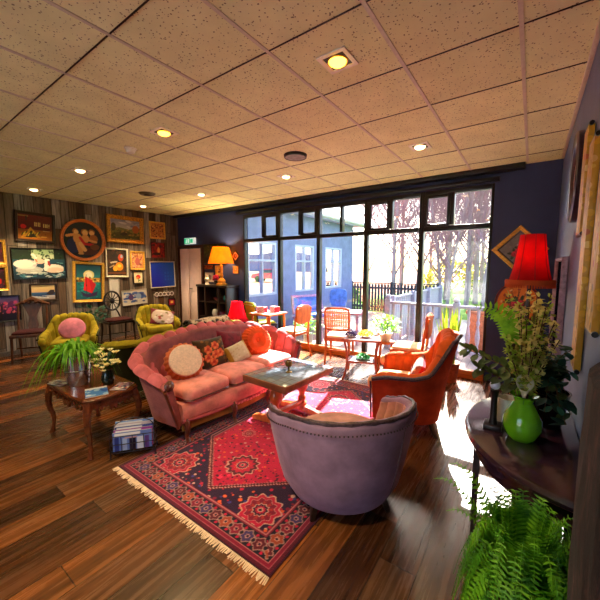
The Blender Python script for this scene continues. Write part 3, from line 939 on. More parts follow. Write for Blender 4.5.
# ---- rust wing chair
def wing_chair(name, label, loc, rz, w, d, hb, ha, m_in, m_out, trim, leg, nch=9, cushion_m=None, group=None, amp=0.03):
    t = thing(name, label, 'armchair', loc, rz, group)
    Hw = lambda u: interp([0, 0.08, 0.235, 0.285, 0.325, 0.36, 0.42, 0.5, 0.58, 0.64, 0.675, 0.715, 0.765, 0.92, 1], [ha - 0.03, ha, ha + 0.01, ha + (hb - ha) * 0.14, ha + (hb - ha) * 0.58, ha + (hb - ha) * 0.92, hb - 0.01, hb, hb - 0.01, ha + (hb - ha) * 0.92, ha + (hb - ha) * 0.58, ha + (hb - ha) * 0.14, ha + 0.01, ha, ha - 0.03], u)
    rings, info = back_shell(U_path(w, d, 0.17), Hw, 0.14, lambda u: 0.04 + 0.10 * max(0, 1 - abs(u - 0.5) / 0.24), lambda u: 0.085, 80)
    MB().loft(rings, m_out).build('outer_shell', t)
    channel_pad(info, 5, amp * 0.5, 0.34, m_in, t0=0.02, t1=0.32).build('arm_pad', t)
    channel_pad(info, nch, amp, 0.36, m_in, t0=0.325, t1=0.675, scallop=0.05).build('channel_backrest', t)
    channel_pad(info, 5, amp * 0.5, 0.34, m_in, t0=0.68, t1=0.98).build('arm_pad', t)
    mb = MB(); mb.tube([q[11] + info[i][1] * 0.008 for i, q in enumerate(rings)], 0.019, trim, 8); mb.build('piping', t)
    for s in (0, -1):
        q = rings[s]; c = sum(q, Vector()) / len(q); fr = Vector((0, -0.012, 0))
        mb = MB(); mb.ball(q[9] * 0.6 + (q[4] + q[14]) * 0.2 + fr, (0.05, 0.035, 0.06), cushion_m or m_in); mb.build('arm_front', t)
        mb = MB(); mb.tube([p + fr for p in q[12:]] , 0.01, trim, 6); mb.build('arm_piping', t)
    mb = MB(); mb.box((0, -d / 2, 0.225), (w - 0.02, d - 0.02, 0.17), m_out, bev=0.02); mb.build('seat_base', t)
    mb = MB(); cushion(mb, (0, -d / 2 - 0.02, 0.36), (w - 0.03, d + 0.05, 0.14), cushion_m or m_in, 0.25, 0.35, nx=28); mb.build('seat_cushion', t)
    for x, y, o in ((-w / 2 + 0.05, -d + 0.05, -0.02), (w / 2 - 0.05, -d + 0.05, -0.02), (-w / 2 + 0.05, -0.02, 0.06), (w / 2 - 0.05, -0.02, 0.06)):
        mb = MB(); mb.tube([(x, y, 0.16), (x, y + o * 0.4, 0.08), (x, y + o, 0.0)], [0.03, 0.024, 0.017], leg, 8); mb.build('leg', t)
    return t
wing_chair('wing_armchair', 'rust orange velvet armchair with a channelled back, near the big window', (-0.71, 3.22, 0), R(-77), 0.62, 0.52, 0.935, 0.585, M_rust, M_rustd, M_trim, M_dleg, 8, M_cream)
cv = Canvas(30, 30, (120, 70, 60)); cv.dabs(30, [(226, 160, 40), (230, 220, 200), (120, 40, 110), (40, 40, 40), (210, 90, 40)], (0.06, 0.12))
pattern_cushion('small_pillow', 'small multicoloured patterned cushion sitting on the rust armchair', (-0.86, 3.20, 0.53), (R(64), R(8), R(-78)), 0.30, 0.24, 0.10, cv, M_wine)

# ---- mustard armchairs by the plank wall
a = wing_chair('mustard_armchair', 'mustard velvet armchair under the sailboat painting, holding a round pink cushion', (-6.05, 2.08, 0), R(62), 0.50, 0.46, 0.76, 0.52, M_must, M_must, M_olive, M_dleg, 6, M_must, None, 0.035)
dup(a, (-6.10, 3.52, 0), R(72), 'mustard velvet armchair under the blue framed picture, with a floral oval cushion')
M_pk = velvet('soft_pink_velvet', (226, 130, 150))
t = thing('round_pillow', 'round fluffy pink cushion on the mustard armchair', 'cushion', (-5.80, 1.98, 0.575)); t.rotation_euler = (R(62), 0, R(66))
MB().lathe([(0.0, -0.06), (0.10, -0.075), (0.16, -0.05), (0.18, 0.0), (0.16, 0.05), (0.10, 0.075), (0.0, 0.08)], M_pk, 40).build('pillow_body', t)
cv = Canvas(30, 24, (205, 180, 160)); cv.dabs(25, [(150, 60, 50), (120, 110, 60), (230, 215, 200)], (0.03, 0.07)); cv.put((cv.x - 0.5) ** 2 / 0.22 + (cv.y - 0.5) ** 2 / 0.2 > 1, (120, 30, 40))
pattern_cushion('oval_pillow', 'cream floral cushion with a dark red rim on the mustard armchair by the door', (-5.76, 3.48, 0.56), (R(62), R(14), R(74)), 0.46, 0.32, 0.12, cv, M_wine)

# ---- olive sofa back to back with the pink one
t = thing('olive_sofa', 'dark olive velvet sofa turned away, back to back with the pink sofa', 'sofa', (-3.50, 2.56, 0), -PI / 2)
Ho = lambda u: interp([0, 0.08, 0.2, 0.3, 0.5, 0.7, 0.8, 0.92, 1], [0.58, 0.62, 0.70, 0.79, 0.80, 0.79, 0.72, 0.66, 0.62], u)
rings, info = back_shell(U_path(1.50, 0.62, 0.22), Ho, 0.14, lambda u: 0.07, lambda u: 0.09, 60)
MB().loft(rings, M_olive).build('outer_shell', t)
channel_pad(info, 14, 0.03, 0.36, M_must, t0=0.02, t1=0.98).build('channel_backrest', t)
mb = MB(); mb.tube([q[-7] + info[i][1] * 0.003 for i, q in enumerate(rings)], 0.018, M_must, 6); mb.build('piping', t)  # mustard rim paints the light along the sofa's top edge
mb = MB(); mb.box((0, -0.33, 0.24), (1.48, 0.6, 0.18), M_olive, bev=0.02); mb.build('seat_base', t)
for x in (-0.36, 0.36):
    mb = MB(); cushion(mb, (x, -0.34, 0.39), (0.71, 0.6, 0.14), M_olive, 0.22, 0.3, nx=28); mb.build('seat_cushion', t)
for x in (-0.64, 0.64):
    for y in (-0.56, -0.04):
        mb = MB(); mb.tube([(x, y, 0.16), (x, y, 0.0)], [0.03, 0.02], M_dleg); mb.build('leg', t)
# leopard throw over the olive sofa back
cv = Canvas(60, 40, (196, 170, 140)); cv.dabs(190, [(40, 26, 20), (70, 44, 30), (24, 16, 14)], (0.018, 0.04)); cv.dabs(70, [(160, 120, 80)], (0.01, 0.02))
W, H2 = 60, 40
xs = np.linspace(-0.31, 0.31, W); sarc = np.linspace(0, 1, H2); Pth = [Vector((0, y, z)) for y, z in ((-0.085, 0.60), (-0.09, 0.72), (-0.065, 0.83), (0.0, 0.868), (0.07, 0.865), (0.115, 0.84), (0.135, 0.78), (0.13, 0.66))]
pp = resample(catmull(Pth, 6), H2)
V = [(x + 0.004 * math.sin(9 * j), pp[j].y + 0.02, pp[j].z + 0.006 * math.sin(x * 21 + j * 0.4)) for j in range(H2) for x in xs]
F = [[j * W + i, j * W + i + 1, (j + 1) * W + i + 1, (j + 1) * W + i] for j in range(H2 - 1) for i in range(W - 1)]
me = bpy.data.meshes.new('leopard_throw'); me.from_pydata(V, [], F); me.materials.append(painted('woven_pattern', 0.85, 0.2, 0.2, 0.4)); colour_points(me, srgb2lin(cv.a).reshape(-1, 3))
me.polygons.foreach_set('use_smooth', [True] * len(me.polygons))
o = link('leopard_throw', me, None, (-3.50, 2.72, 0.0), -PI / 2)
md = o.modifiers.new('cloth_thickness', 'SOLIDIFY'); md.thickness = 0.006
tag(o, 'spotted leopard print throw folded over the olive sofa back', 'throw')

# ---- brown carved hall chair and dark chair at the plank wall
M_brn = wood('brown_carved_wood', (60, 32, 20), (120, 70, 42), rough=0.4, grain=(14, 14, 4))
def side_chair(name, label, loc, rz, m_frame, m_seat, kind, sh=0.45, w=0.42, hb=0.95, group=None, m_back=None):
    t = thing(name, label, 'chair', loc, rz, group)
    d = 0.42
    mb = MB(); mb.box((0, -d / 2, sh - 0.03), (w, d, 0.05), m_frame, bev=0.01); mb.build('seat_frame', t)
    mb = MB(); cushion(mb, (0, -d / 2, sh + 0.005), (w - 0.03, d - 0.03, 0.06), m_seat, 0.25, 0.3); mb.build('seat', t)
    for x in (-w / 2 + 0.025, w / 2 - 0.025):
        MB().tube([(x, -d + 0.03, sh - 0.03), (x * 1.02, -d + 0.02, sh / 2), (x * 1.05, -d, 0.0)], [0.021, 0.018, 0.013], m_frame, 8).build('leg', t)
        MB().tube([(x, -0.02, sh - 0.03), (x, 0.0, sh / 2), (x * 1.04, 0.06, 0.0)], [0.02, 0.018, 0.014], m_frame, 8).build('leg', t)
        if kind != 'oval':
            MB().tube([(x, -0.015, sh - 0.04), (x, 0.01, (sh + hb) / 2), (x * 0.98, 0.06, hb)], [0.02, 0.017, 0.015], m_frame, 8).build('back_post', t)
    MB().tube([(-w / 2 + 0.03, -d / 2, 0.2), (w / 2 - 0.03, -d / 2, 0.2)], 0.011, m_frame, 6).build('stretcher', t)
    bm_ = m_back or m_frame
    if kind == 'splat':
        mb = MB()
        zz = [sh, sh + 0.08, (sh + hb) / 2, hb - 0.1, hb]; ww = [0.05, 0.075, 0.05, 0.10, 0.14]
        L_ = []
        for z, q in zip(zz, ww):
            y = 0.0 + 0.055 * (z - sh) / (hb - sh)
            L_.append([Vector((-q, y - 0.008, z)), Vector((q, y - 0.008, z)), Vector((q, y + 0.008, z)), Vector((-q, y + 0.008, z))])
        mb.loft(L_, m_frame); mb.build('back_splat', t)
        mb = MB(); mb.tube([(-w / 2 - 0.01, 0.06, hb - 0.03), (-w / 4, 0.06, hb + 0.02), (0, 0.06, hb + 0.07), (w / 4, 0.06, hb + 0.02), (w / 2 + 0.01, 0.06, hb - 0.03)], [0.02, 0.03, 0.045, 0.03, 0.02], m_frame, 8)
        for x in (-0.12, -0.05, 0.05, 0.12): mb.ball((x, 0.035, hb + 0.015), (0.03, 0.02, 0.03), m_frame, 8, 6)
        mb.build('carved_crest', t)
    if kind == 'oval':
        cz = sh + 0.37
        for x in (-0.07, 0.07): MB().tube([(x * 2, -0.02, sh - 0.02), (x * 1.5, 0.01, sh + 0.1), (x, 0.03, cz - 0.18)], 0.015, m_frame, 8).build('back_post', t)
        mb = MB(); mb.tube([(0.15 * math.cos(2 * PI * i / 30), 0.03, cz + 0.19 * math.sin(2 * PI * i / 30)) for i in range(30)], 0.02, m_frame, 8, loop=True)
        for k in range(6):
            a = PI * k / 6; mb.tube([(0.14 * math.cos(a), 0.03, cz + 0.18 * math.sin(a)), (-0.14 * math.cos(a), 0.03, cz - 0.18 * math.sin(a))], 0.009, m_frame, 6)
        mb.ball((0, 0.025, cz), (0.05, 0.02, 0.06), m_frame); mb.build('oval_openwork_back', t)
    if kind == 'cane':
        mb = MB(); zb, zt = sh + 0.13, hb
        rr_ = 0.06
        out = []
        for k in range(40):
            a = 2 * PI * k / 40
            cx_, sx_ = math.cos(a), math.sin(a)
            u = (w / 2 - 0.02) * math.copysign(abs(cx_) ** 0.35, cx_); v = (zb + zt) / 2 + (zt - zb) / 2 * math.copysign(abs(sx_) ** 0.35, sx_)
            out.append(Vector((u, 0.01 + 0.06 * (v - sh) / (hb - sh) - 0.02 + 0.35 * u * u * -1 + 0.02, v)))
        mb.tube(out, 0.017, m_frame, 8, loop=True); mb.build('back_rim', t)
        mb = MB(); q = 0.034
        def yb(u, v): return 0.01 + 0.06 * (v - sh) / (hb - sh) - 0.35 * u * u
        u = -w / 2 + 0.03
        n1 = 10; n2 = 11
        for i in range(n1 + 1):
            u = -w / 2 + 0.035 + (w - 0.07) * i / n1
            mb.tube([(u, yb(u, zb + (zt - zb) * k / 6), zb + 0.02 + (zt - zb - 0.04) * k / 6) for k in range(7)], 0.0068, bm_, 5)
        for j in range(n2 + 1):
            v = zb + 0.025 + (zt - zb - 0.05) * j / n2
            mb.tube([(-w / 2 + 0.03 + (w - 0.06) * k / 6, yb(-w / 2 + 0.03 + (w - 0.06) * k / 6, v) - 0.004, v) for k in range(7)], 0.0068, bm_, 5)
        for sgn in (1, -1):
            for i in range(-5, n1 + 6, 1):
                pts = []
                for k in range(7):
                    v = zb + 0.02 + (zt - zb - 0.04) * k / 6; uu = -w / 2 + 0.035 + (w - 0.07) * i / n1 + sgn * (v - (zb + zt) / 2) * 0.5
                    if abs(uu) < w / 2 - 0.025: pts.append((uu, yb(uu, v) + 0.003, v))
                if len(pts) > 1: mb.tube(pts, 0.004, bm_, 4)
        mb.build('woven_cane_back', t)
    if kind == 'pad':
        mb = MB(); cushion(mb, (0, 0.035, (sh + hb) / 2 + 0.1), (w - 0.02, 0.05, hb - sh - 0.14), m_back or m_frame, 0.3, 0.2); mb.build('back_pad', t)
    if kind == 'ribbed':
        for k in range(7):
            x = -w / 2 + 0.05 + (w - 0.1) * k / 6
            mb = MB(); mb.tube([(x, 0.0, sh + 0.02), (x, 0.03, sh + 0.2), (x, 0.055, hb - 0.02)], 0.028, m_back, 8); mb.build('back_rib', t)
        MB().tube([(-w / 2, 0.055, hb - 0.03), (-w / 2 + 0.06, 0.06, hb + 0.01), (w / 2 - 0.06, 0.06, hb + 0.01), (w / 2, 0.055, hb - 0.03)], 0.024, m_back, 8).build('top_rail', t)
    return t
M_dkred = velvet('dark_oxblood_velvet', (64, 20, 26)); M_blk = wood('ebonised_wood', (14, 10, 10), (38, 24, 20), rough=0.35)
side_chair('carved_hall_chair', 'brown wooden chair with a carved crest and splat back, below the small seascape', (-6.88, 1.78, 0), R(62), M_brn, M_dkred, 'splat', 0.46, 0.44, 0.92)
side_chair('oval_back_chair', 'dark wooden chair with an oval openwork back, before the white board on the planks', (-6.95, 3.12, 0), R(86), M_blk, M_dkred, 'oval', 0.47, 0.5, 0.95)

# ---- cane and cream chairs at the window
M_org = wood('honey_orange_wood', (168, 72, 24), (226, 124, 48), rough=0.35, grain=(18, 18, 5)); M_cane = wood('orange_cane', (206, 120, 52), (240, 170, 90), rough=0.5, grain=(40, 40, 40))
M_seatc = mat('cream_seat_cloth', (232, 206, 160), rough=0.85, var=0.06, bump=0.3)
side_chair('cane_back_chair', 'orange chair with a woven cane back, standing by the window mullion', (-2.36, 4.28, 0), R(198), M_org, M_seatc, 'cane', 0.45, 0.41, 0.92, None, M_cane)
side_chair('cream_seat_chair', 'wooden chair with a cream seat seen from the side, behind the sofa end', (-3.08, 4.36, 0), R(-92), M_org, M_seatc, 'pad', 0.45, 0.42, 0.86, None, M_org)
side_chair('cream_seat_chair', 'orange padded chair with a cream seat, behind the rust armchair', (-1.10, 4.42, 0), R(-84), M_org, M_seatc, 'pad', 0.45, 0.44, 0.88, None, M_peach)
M_lime = velvet('lime_green_vinyl', (150, 164, 30), sheen=0.1, rough=0.5)
side_chair('ribbed_chair', 'lime green ribbed-back chair at the far left window pane by the red lamp'.replace(' left', ''), (-4.29, 4.44, 0), R(160), M_dleg, M_lime, 'ribbed', 0.46, 0.46, 0.84, None, M_lime)

# ================================================================== RUG
def make_rug():
    w, l = 1.55, 2.70
    W, L = 320, 558
    xs = np.linspace(-w / 2, w / 2, W); ys = np.linspace(l / 2, -l / 2, L)
    X, Y = np.meshgrid(xs, ys)
    rs = np.random.RandomState(5)
    navy = np.array((42, 10, 50)); red = np.array((178, 5, 58)); dred = np.array((122, 4, 46)); cream = np.array((196, 142, 136)); wine = np.array((84, 6, 34)); orange = np.array((214, 84, 40)); blue = np.array((60, 50, 130))
    A = np.zeros((L, W, 3)); A[:] = navy
    def put(m, c, al=1.0):
        A[m] = A[m] * (1 - al) + np.array(c) * al
    e = np.minimum(w / 2 - np.abs(X), l / 2 - np.abs(Y))            # distance to the edge
    s = np.where((w / 2 - np.abs(X)) < (l / 2 - np.abs(Y)), Y, X)     # running coordinate along the border
    # field scattered with small flowers
    for _ in range(1300):
        cx, cy = rs.uniform(-0.6, 0.6), rs.uniform(-1.2, 1.2); r = rs.uniform(0.006, 0.016)
        c = [red, cream, dred, orange, blue, red][rs.randint(6)]
        x0, x1 = np.searchsorted(xs, [cx - r, cx + r]); j = (l / 2 - cy) / l * L
        y0, y1 = int(j - r / l * L - 1), int(j + r / l * L + 2)
        sub = np.hypot(X[y0:y1, x0:x1] - cx, Y[y0:y1, x0:x1] - cy) < r
        A[y0:y1, x0:x1][sub] = c
    # one long stepped red hexagon, outlined twice in cream, notched at its waist
    st = 0.016
    Xq = np.floor(np.abs(X) / st) * st; Yq = np.abs(Y)
    hexd = np.minimum(1.10 - 0.86 * Xq - Yq, 0.545 - Xq - np.clip(0.16 - Yq, 0, 1) * 0.7)
    field = e > 0.195
    put(field & (hexd > -0.012), wine); put(field & (hexd > 0.0), cream, 0.9); put(field & (hexd > 0.010), wine); put(field & (hexd > 0.030), cream, 0.7); put(field & (hexd > 0.038), red)
    inside = hexd > 0.045
    for _ in range(1700):
        cx, cy = rs.uniform(-0.5, 0.5), rs.uniform(-1.1, 1.1); r = rs.uniform(0.005, 0.013)
        c = [dred, wine, cream, navy, np.array((226, 40, 84)), dred, wine, orange][rs.randint(8)]
        x0, x1 = np.searchsorted(xs, [cx - r, cx + r]); j = (l / 2 - cy) / l * L
        y0, y1 = int(j - r / l * L - 1), int(j + r / l * L + 2)
        sub = (np.hypot(X[y0:y1, x0:x1] - cx, Y[y0:y1, x0:x1] - cy) < r) & inside[y0:y1, x0:x1]
        A[y0:y1, x0:x1][sub] = c
    def medallion(cx, cy, r, n=12):
        q = np.hypot(X - cx, Y - cy); a = np.arctan2(Y - cy, X - cx)
        rr = q / r * (1 + 0.10 * np.cos(n * a))
        put(rr < 1.0, cream); put(rr < 0.92, red if cx else wine); put(rr < 0.74, cream, 0.8 if cx else 0.3); put(rr < 0.70, dred if cx else red)
        put((rr < 0.62) & (np.cos(n * a) > 0.2), orange, 0.5)
        put(rr < 0.40, cream); put(rr < 0.34, navy); put(rr < 0.24, red); put(rr < 0.14, cream); put(rr < 0.08, navy)
    for cy in (-0.775, 0.0, 0.775): medallion(0, cy, 0.125)
    for cx in (-0.43, 0.43):
        for cy in (-1.04, 1.04): medallion(cx, cy, 0.135, 10)
    for cx in (-0.3, 0.3):
        for cy in (-0.40, 0.40): medallion(cx, cy, 0.06, 8)
    # borders
    put(e < 0.195, dred); put((e < 0.19) & (e > 0.184), cream, 0.7)
    put((e < 0.172) & (e > 0.062), (20, 8, 30))
    pe = e - 0.117
    k_ = np.floor(s / 0.092); ph = np.mod(s, 0.092) - 0.046
    mb_ = (e < 0.17) & (e > 0.064)
    hue = np.mod(k_ * 7, 4)
    ro = np.hypot(ph, pe * 0.9) * (1 + 0.14 * np.cos(6 * np.arctan2(pe, ph)))
    put(mb_ & (ro < 0.040), cream, 0.75)
    for q, c in enumerate((dred, (150, 60, 40), wine, (60, 40, 96))): put(mb_ & (ro < 0.033) & (hue == q), c)
    put(mb_ & (ro < 0.014), cream, 0.8); put(mb_ & (ro < 0.008), navy)
    ph2 = np.abs(np.mod(s + 0.046, 0.092) - 0.046)
    put(mb_ & (np.hypot(ph2, np.abs(pe) - 0.038) < 0.010), red); put(mb_ & (np.hypot(ph2, np.abs(pe) - 0.018) < 0.007), cream, 0.7)
    put((e < 0.062) & (e > 0.057), cream, 0.7); put((e < 0.057) & (e > 0.036), dred); put((e < 0.036) & (e > 0.031), cream, 0.5); put(e < 0.031, wine); put(e < 0.012, (50, 4, 28))
    A *= (1 + rs.uniform(-0.10, 0.10, (L, W)))[..., None]
    cvs = Canvas(4, 4, (0, 0, 0)); cvs.w, cvs.h = W, L; cvs.a = np.clip(A, 0, 255) / 255.0
    t = thing('persian_rug', 'red and navy patterned rug with cream fringe on the wooden floor', 'rug', (-1.745, 2.445, 0.0))
    MB().box((0, 0, 0.002), (w, l, 0.004), mat('rug_backing', (70, 10, 34), rough=0.95), bev=0.001).build('rug_body', t)
    o = canvas_mesh('rug_pile', cvs, w, l, painted('rug_wool', 0.95, 0.1, 0.25, 0.5), t, (0, 0, 0.0046), plane='XY')
    mb = MB(); rr = random.Random(3); mf = mat('rug_fringe_cotton', (232, 200, 178), rough=0.95, var=0.12)
    for sgn in (-1, 1):
        for k in range(150):
            x = -w / 2 + w * (k + 0.5) / 150; dx = rr.uniform(-0.012, 0.012); ln = rr.uniform(0.03, 0.05)
            y = sgn * l / 2
            mb.loft([[Vector((x - 0.004, y, 0.001)), Vector((x + 0.004, y, 0.001)), Vector((x + 0.003, y, 0.006)), Vector((x - 0.003, y, 0.006))],
                     [Vector((x - 0.0035 + dx, y + sgn * ln, 0.001)), Vector((x + 0.0035 + dx, y + sgn * ln, 0.001)), Vector((x + 0.002 + dx, y + sgn * ln, 0.003)), Vector((x - 0.002 + dx, y + sgn * ln, 0.003))]], mf)
    o = mb.build('fringe', t); o['kind'] = 'stuff'
make_rug()

# ================================================================== TABLES
M_ctw = wood('orange_table_wood', (150, 66, 26), (208, 112, 54), rough=0.3, grain=(16, 4, 16), coat=0.3)
M_ctd = wood('dark_table_edge', (104, 58, 36), (156, 92, 58), rough=0.35, grain=(4, 16, 16))
def tile_mat():
    g = NT('slate_blue_tiles'); x, y, z = g.sep(g.coord())
    S = 0.094
    fx = g.math('FRACT', g.math('DIVIDE', x, S)); fy = g.math('FRACT', g.math('DIVIDE', y, S))
    e = g.math('MINIMUM', g.math('MINIMUM', fx, g.math('SUBTRACT', 1.0, fx)), g.math('MINIMUM', fy, g.math('SUBTRACT', 1.0, fy)))
    r = g.white(g.comb(g.math('FLOOR', g.math('DIVIDE', x, S)), g.math('FLOOR', g.math('DIVIDE', y, S)), 0.0))
    n = g.noise(g.coord(), 24, 5)
    c = g.mix(r, lin((98, 112, 132)), lin((134, 142, 156))); c = g.mix(g.math('MULTIPLY', n, 0.5), c, lin((80, 92, 108)))
    c = g.mix(g.math('LESS_THAN', e, 0.035), c, lin((84, 76, 74)))
    g.set(Base_Color=c, Roughness=0.15); g.bump(g.math('GREATER_THAN', e, 0.035), 0.3, 0.002)
    return g.m
t = thing('coffee_table', 'square coffee table with a slate blue tiled top on turned orange pedestals', 'table', (-1.91, 2.49, 0), R(-3))
mb = MB(); mb.box((0, 0, 0.480), (0.55, 0.75, 0.062), M_ctd, bev=0.006)
mb.build('table_top', t)
MB().box((0, 0, 0.5115), (0.525, 0.725, 0.004), tile_mat(), bev=0.001).build('tiled_surface', t)
ped = [(0.0, 0.45), (0.07, 0.45), (0.07, 0.42), (0.035, 0.40), (0.03, 0.385), (0.055, 0.35), (0.066, 0.31), (0.058, 0.27), (0.034, 0.235), (0.028, 0.20), (0.04, 0.18), (0.04, 0.15), (0.032, 0.14), (0.05, 0.12), (0.05, 0.05), (0.0, 0.05)]
for y in (-0.2, 0.2):
    M_ = Matrix.Translation((0, y, 0))
    mb = MB(); mb.lathe(ped, M_ctw, 24, M_); mb.build('pedestal', t)
    mb = MB()
    sec = [(-0.31, 0.012, 0.04), (-0.27, 0.012, 0.06), (-0.1, 0.03, 0.085), (0, 0.04, 0.10), (0.1, 0.03, 0.085), (0.27, 0.012, 0.06), (0.31, 0.012, 0.04)]
    mb.loft([[Vector((x, y - 0.032, z0)), Vector((x, y + 0.032, z0)), Vector((x, y + 0.026, z1)), Vector((x, y - 0.026, z1))] for x, z0, z1 in sec], M_ctw); mb.build('foot', t)
MB().box((0, 0, 0.13), (0.05, 0.36, 0.045), M_ctw, bev=0.006).build('stretcher', t)
t = thing('brass_goblet', 'small brass goblet candle holder standing on the tiled coffee table', 'goblet', (-1.88, 2.44, 0.515))
Mgb = mat('antique_brass', (150, 116, 60), rough=0.3, metal=0.85, var=0.2)
MB().lathe([(0.0, 0.0), (0.034, 0.0), (0.034, 0.006), (0.012, 0.014), (0.008, 0.03), (0.014, 0.036), (0.008, 0.045), (0.012, 0.055)], Mgb, 24).build('stem', t)
MB().lathe([(0.010, 0.054), (0.03, 0.062), (0.036, 0.085), (0.034, 0.115), (0.029, 0.115), (0.031, 0.085), (0.0, 0.066)], Mgb, 24).build('cup', t)

# carved rosewood side table
M_rose_w = wood('carved_rosewood', (62, 26, 14), (128, 64, 30), rough=0.25, grain=(4, 22, 22), coat=0.5)
t = thing('carved_side_table', 'carved dark wood side table with curved legs, carrying the silver bucket of fern', 'table', (-3.19, 1.205, 0), R(1))
tw, td = 0.84, 0.46
pts = []
for k in range(80):
    a = 2 * PI * k / 80; c_, s_ = math.cos(a), math.sin(a)
    x = tw / 2 * math.copysign(abs(c_) ** 0.25, c_); y = td / 2 * math.copysign(abs(s_) ** 0.25, s_)
    pts.append((x * (1 + 0.012 * math.cos(6 * a)), y * (1 + 0.02 * math.cos(8 * a))))
mb = MB(); mb.loft([[Vector((x * q, y * q, z)) for x, y in pts] for q, z in ((0.95, 0.462), (0.99, 0.468), (1.0, 0.482), (0.985, 0.495), (0.97, 0.499))], M_rose_w); mb.build('table_top', t)
def scallop(u): return 0.055 + 0.05 * abs(math.sin(3 * PI * u)) ** 0.7 * (0.6 + 0.4 * math.cos(2 * PI * (u - 0.5))) + 0.02 * math.cos(2 * PI * u * 9)
for (ax, ay, bx, by) in ((-tw / 2 + 0.06, -td / 2 + 0.035, tw / 2 - 0.06, -td / 2 + 0.035), (-tw / 2 + 0.06, td / 2 - 0.035, tw / 2 - 0.06, td / 2 - 0.035), (-tw / 2 + 0.035, -td / 2 + 0.06, -tw / 2 + 0.035, td / 2 - 0.06), (tw / 2 - 0.035, -td / 2 + 0.06, tw / 2 - 0.035, td / 2 - 0.06)):
    mb = MB(); n = 40; rings = []
    nx, ny = (by - ay), -(bx - ax); L_ = math.hypot(nx, ny); nx, ny = nx / L_ * 0.011, ny / L_ * 0.011
    for k in range(n + 1):
        u = k / n; x = ax + (bx - ax) * u; y = ay + (by - ay) * u; zb = 0.466 - scallop(u)
        rings.append([Vector((x - nx, y - ny, zb)), Vector((x + nx, y + ny, zb)), Vector((x + nx, y + ny, 0.466)), Vector((x - nx, y - ny, 0.466))])
    mb.loft(rings, M_rose_w)
    for k in range(7):
        u = (k + 0.5) / 7; x = ax + (bx - ax) * u; y = ay + (by - ay) * u
        cxn = 1 if nx * x + ny * y > 0 else -1
        mb.tube([(x + nx * cxn * 1.2 + (bx - ax) * 0.05 * math.cos(q), y + ny * cxn * 1.2 + (by - ay) * 0.05 * math.cos(q), 0.432 + 0.018 * math.sin(q)) for q in [PI * 1.6 * i / 9 for i in range(10)]], 0.006, M_rose_w, 6)
    mb.build('carved_apron', t)
for sx in (-1, 1):
    for sy in (-1, 1):
        cabriole((sx * (tw / 2 - 0.055), sy * (td / 2 - 0.05), 0.466), (sx * (tw / 2 - 0.03), sy * (td / 2 - 0.03), 0.0), 0.036, 0.015, M_rose_w, 0.035).build('leg', t)

# console table (half round) against the picture wall
M_cons = wood('dark_polished_mahogany', (28, 16, 32), (58, 32, 50), rough=0.16, grain=(4, 14, 14), coat=0.7)
M_consd = wood('dark_mahogany_legs', (16, 9, 12), (42, 20, 20), rough=0.25, grain=(20, 20, 4), coat=0.3)
t = thing('console_table', 'half round dark mahogany console table against the picture wall, under the green vase', 'table', (0.215, 1.86, 0))
def half(rx, ry, n=40): return [(-rx * math.sin(PI * k / n), ry * math.cos(PI * k / n)) for k in range(n + 1)]
def half_slab(mb, lay, m):
    rings = [[Vector((x, y, z)) for x, y in half(rx, ry)] for rx, ry, z in lay]
    mb.loft(rings, m)
mb = MB(); half_slab(mb, [(0.43, 0.53, 0.742), (0.45, 0.55, 0.748), (0.452, 0.552, 0.762), (0.445, 0.545, 0.775), (0.435, 0.535, 0.78)], M_cons); mb.build('table_top', t)
mb = MB(); half_slab(mb, [(0.405, 0.505, 0.66), (0.41, 0.51, 0.67), (0.41, 0.51, 0.742)], M_cons); mb.build('apron', t)
mb = MB(); mb.tube([(x, y, 0.735) for x, y in half(0.418, 0.518)], 0.006, M_brass, 6); mb.build('beading', t)
for x, y in ((-0.40, 0.08), (-0.20, -0.42), (-0.05, -0.44), (-0.22, 0.42), (-0.04, 0.46)):
    mb = MB(); mb.tube([(x, y, 0.66), (x, y, 0.5), (x, y, 0.2), (x, y, 0.0)], [0.026, 0.024, 0.02, 0.015], M_consd, 4); mb.build('leg', t)

# green tea table with lower tray shelf by the window
M_bam = wood('bamboo_brown', (120, 52, 26), (190, 96, 48), rough=0.35, grain=(20, 20, 6))
M_tglass = mat('pale_lilac_glass_top', (196, 178, 196), rough=0.12, var=0.05, coat=0.5)
t = thing('tea_table', 'small two tier bamboo tea table holding yellow flowers, near the window', 'table', (-1.86, 4.08, 0), R(22))
t.scale = (0.92, 0.92, 0.94)
MB().box((0, 0, 0.60), (0.52, 0.40, 0.012), M_tglass, bev=0.004).build('table_top', t)
MB().box((0, 0, 0.27), (0.40, 0.30, 0.012), M_tglass, bev=0.004).build('lower_shelf', t)
mb = MB(); mb.tube([(-0.27, -0.21, 0.595), (0.27, -0.21, 0.595), (0.27, 0.21, 0.595), (-0.27, 0.21, 0.595)], 0.016, M_bam, 8, loop=True); mb.build('top_rim', t)
mb = MB(); mb.tube([(-0.21, -0.16, 0.262), (0.21, -0.16, 0.262), (0.21, 0.16, 0.262), (-0.21, 0.16, 0.262)], 0.012, M_bam, 8, loop=True); mb.build('shelf_rim', t)
for sx in (-1, 1):
    for sy in (-1, 1):
        mb = MB(); mb.tube(catmull([(sx * 0.25, sy * 0.19, 0.60), (sx * 0.215, sy * 0.165, 0.42), (sx * 0.205, sy * 0.155, 0.27), (sx * 0.23, sy * 0.175, 0.1), (sx * 0.27, sy * 0.205, 0.0)], 4), 0.016, M_bam, 8); mb.build('leg', t)
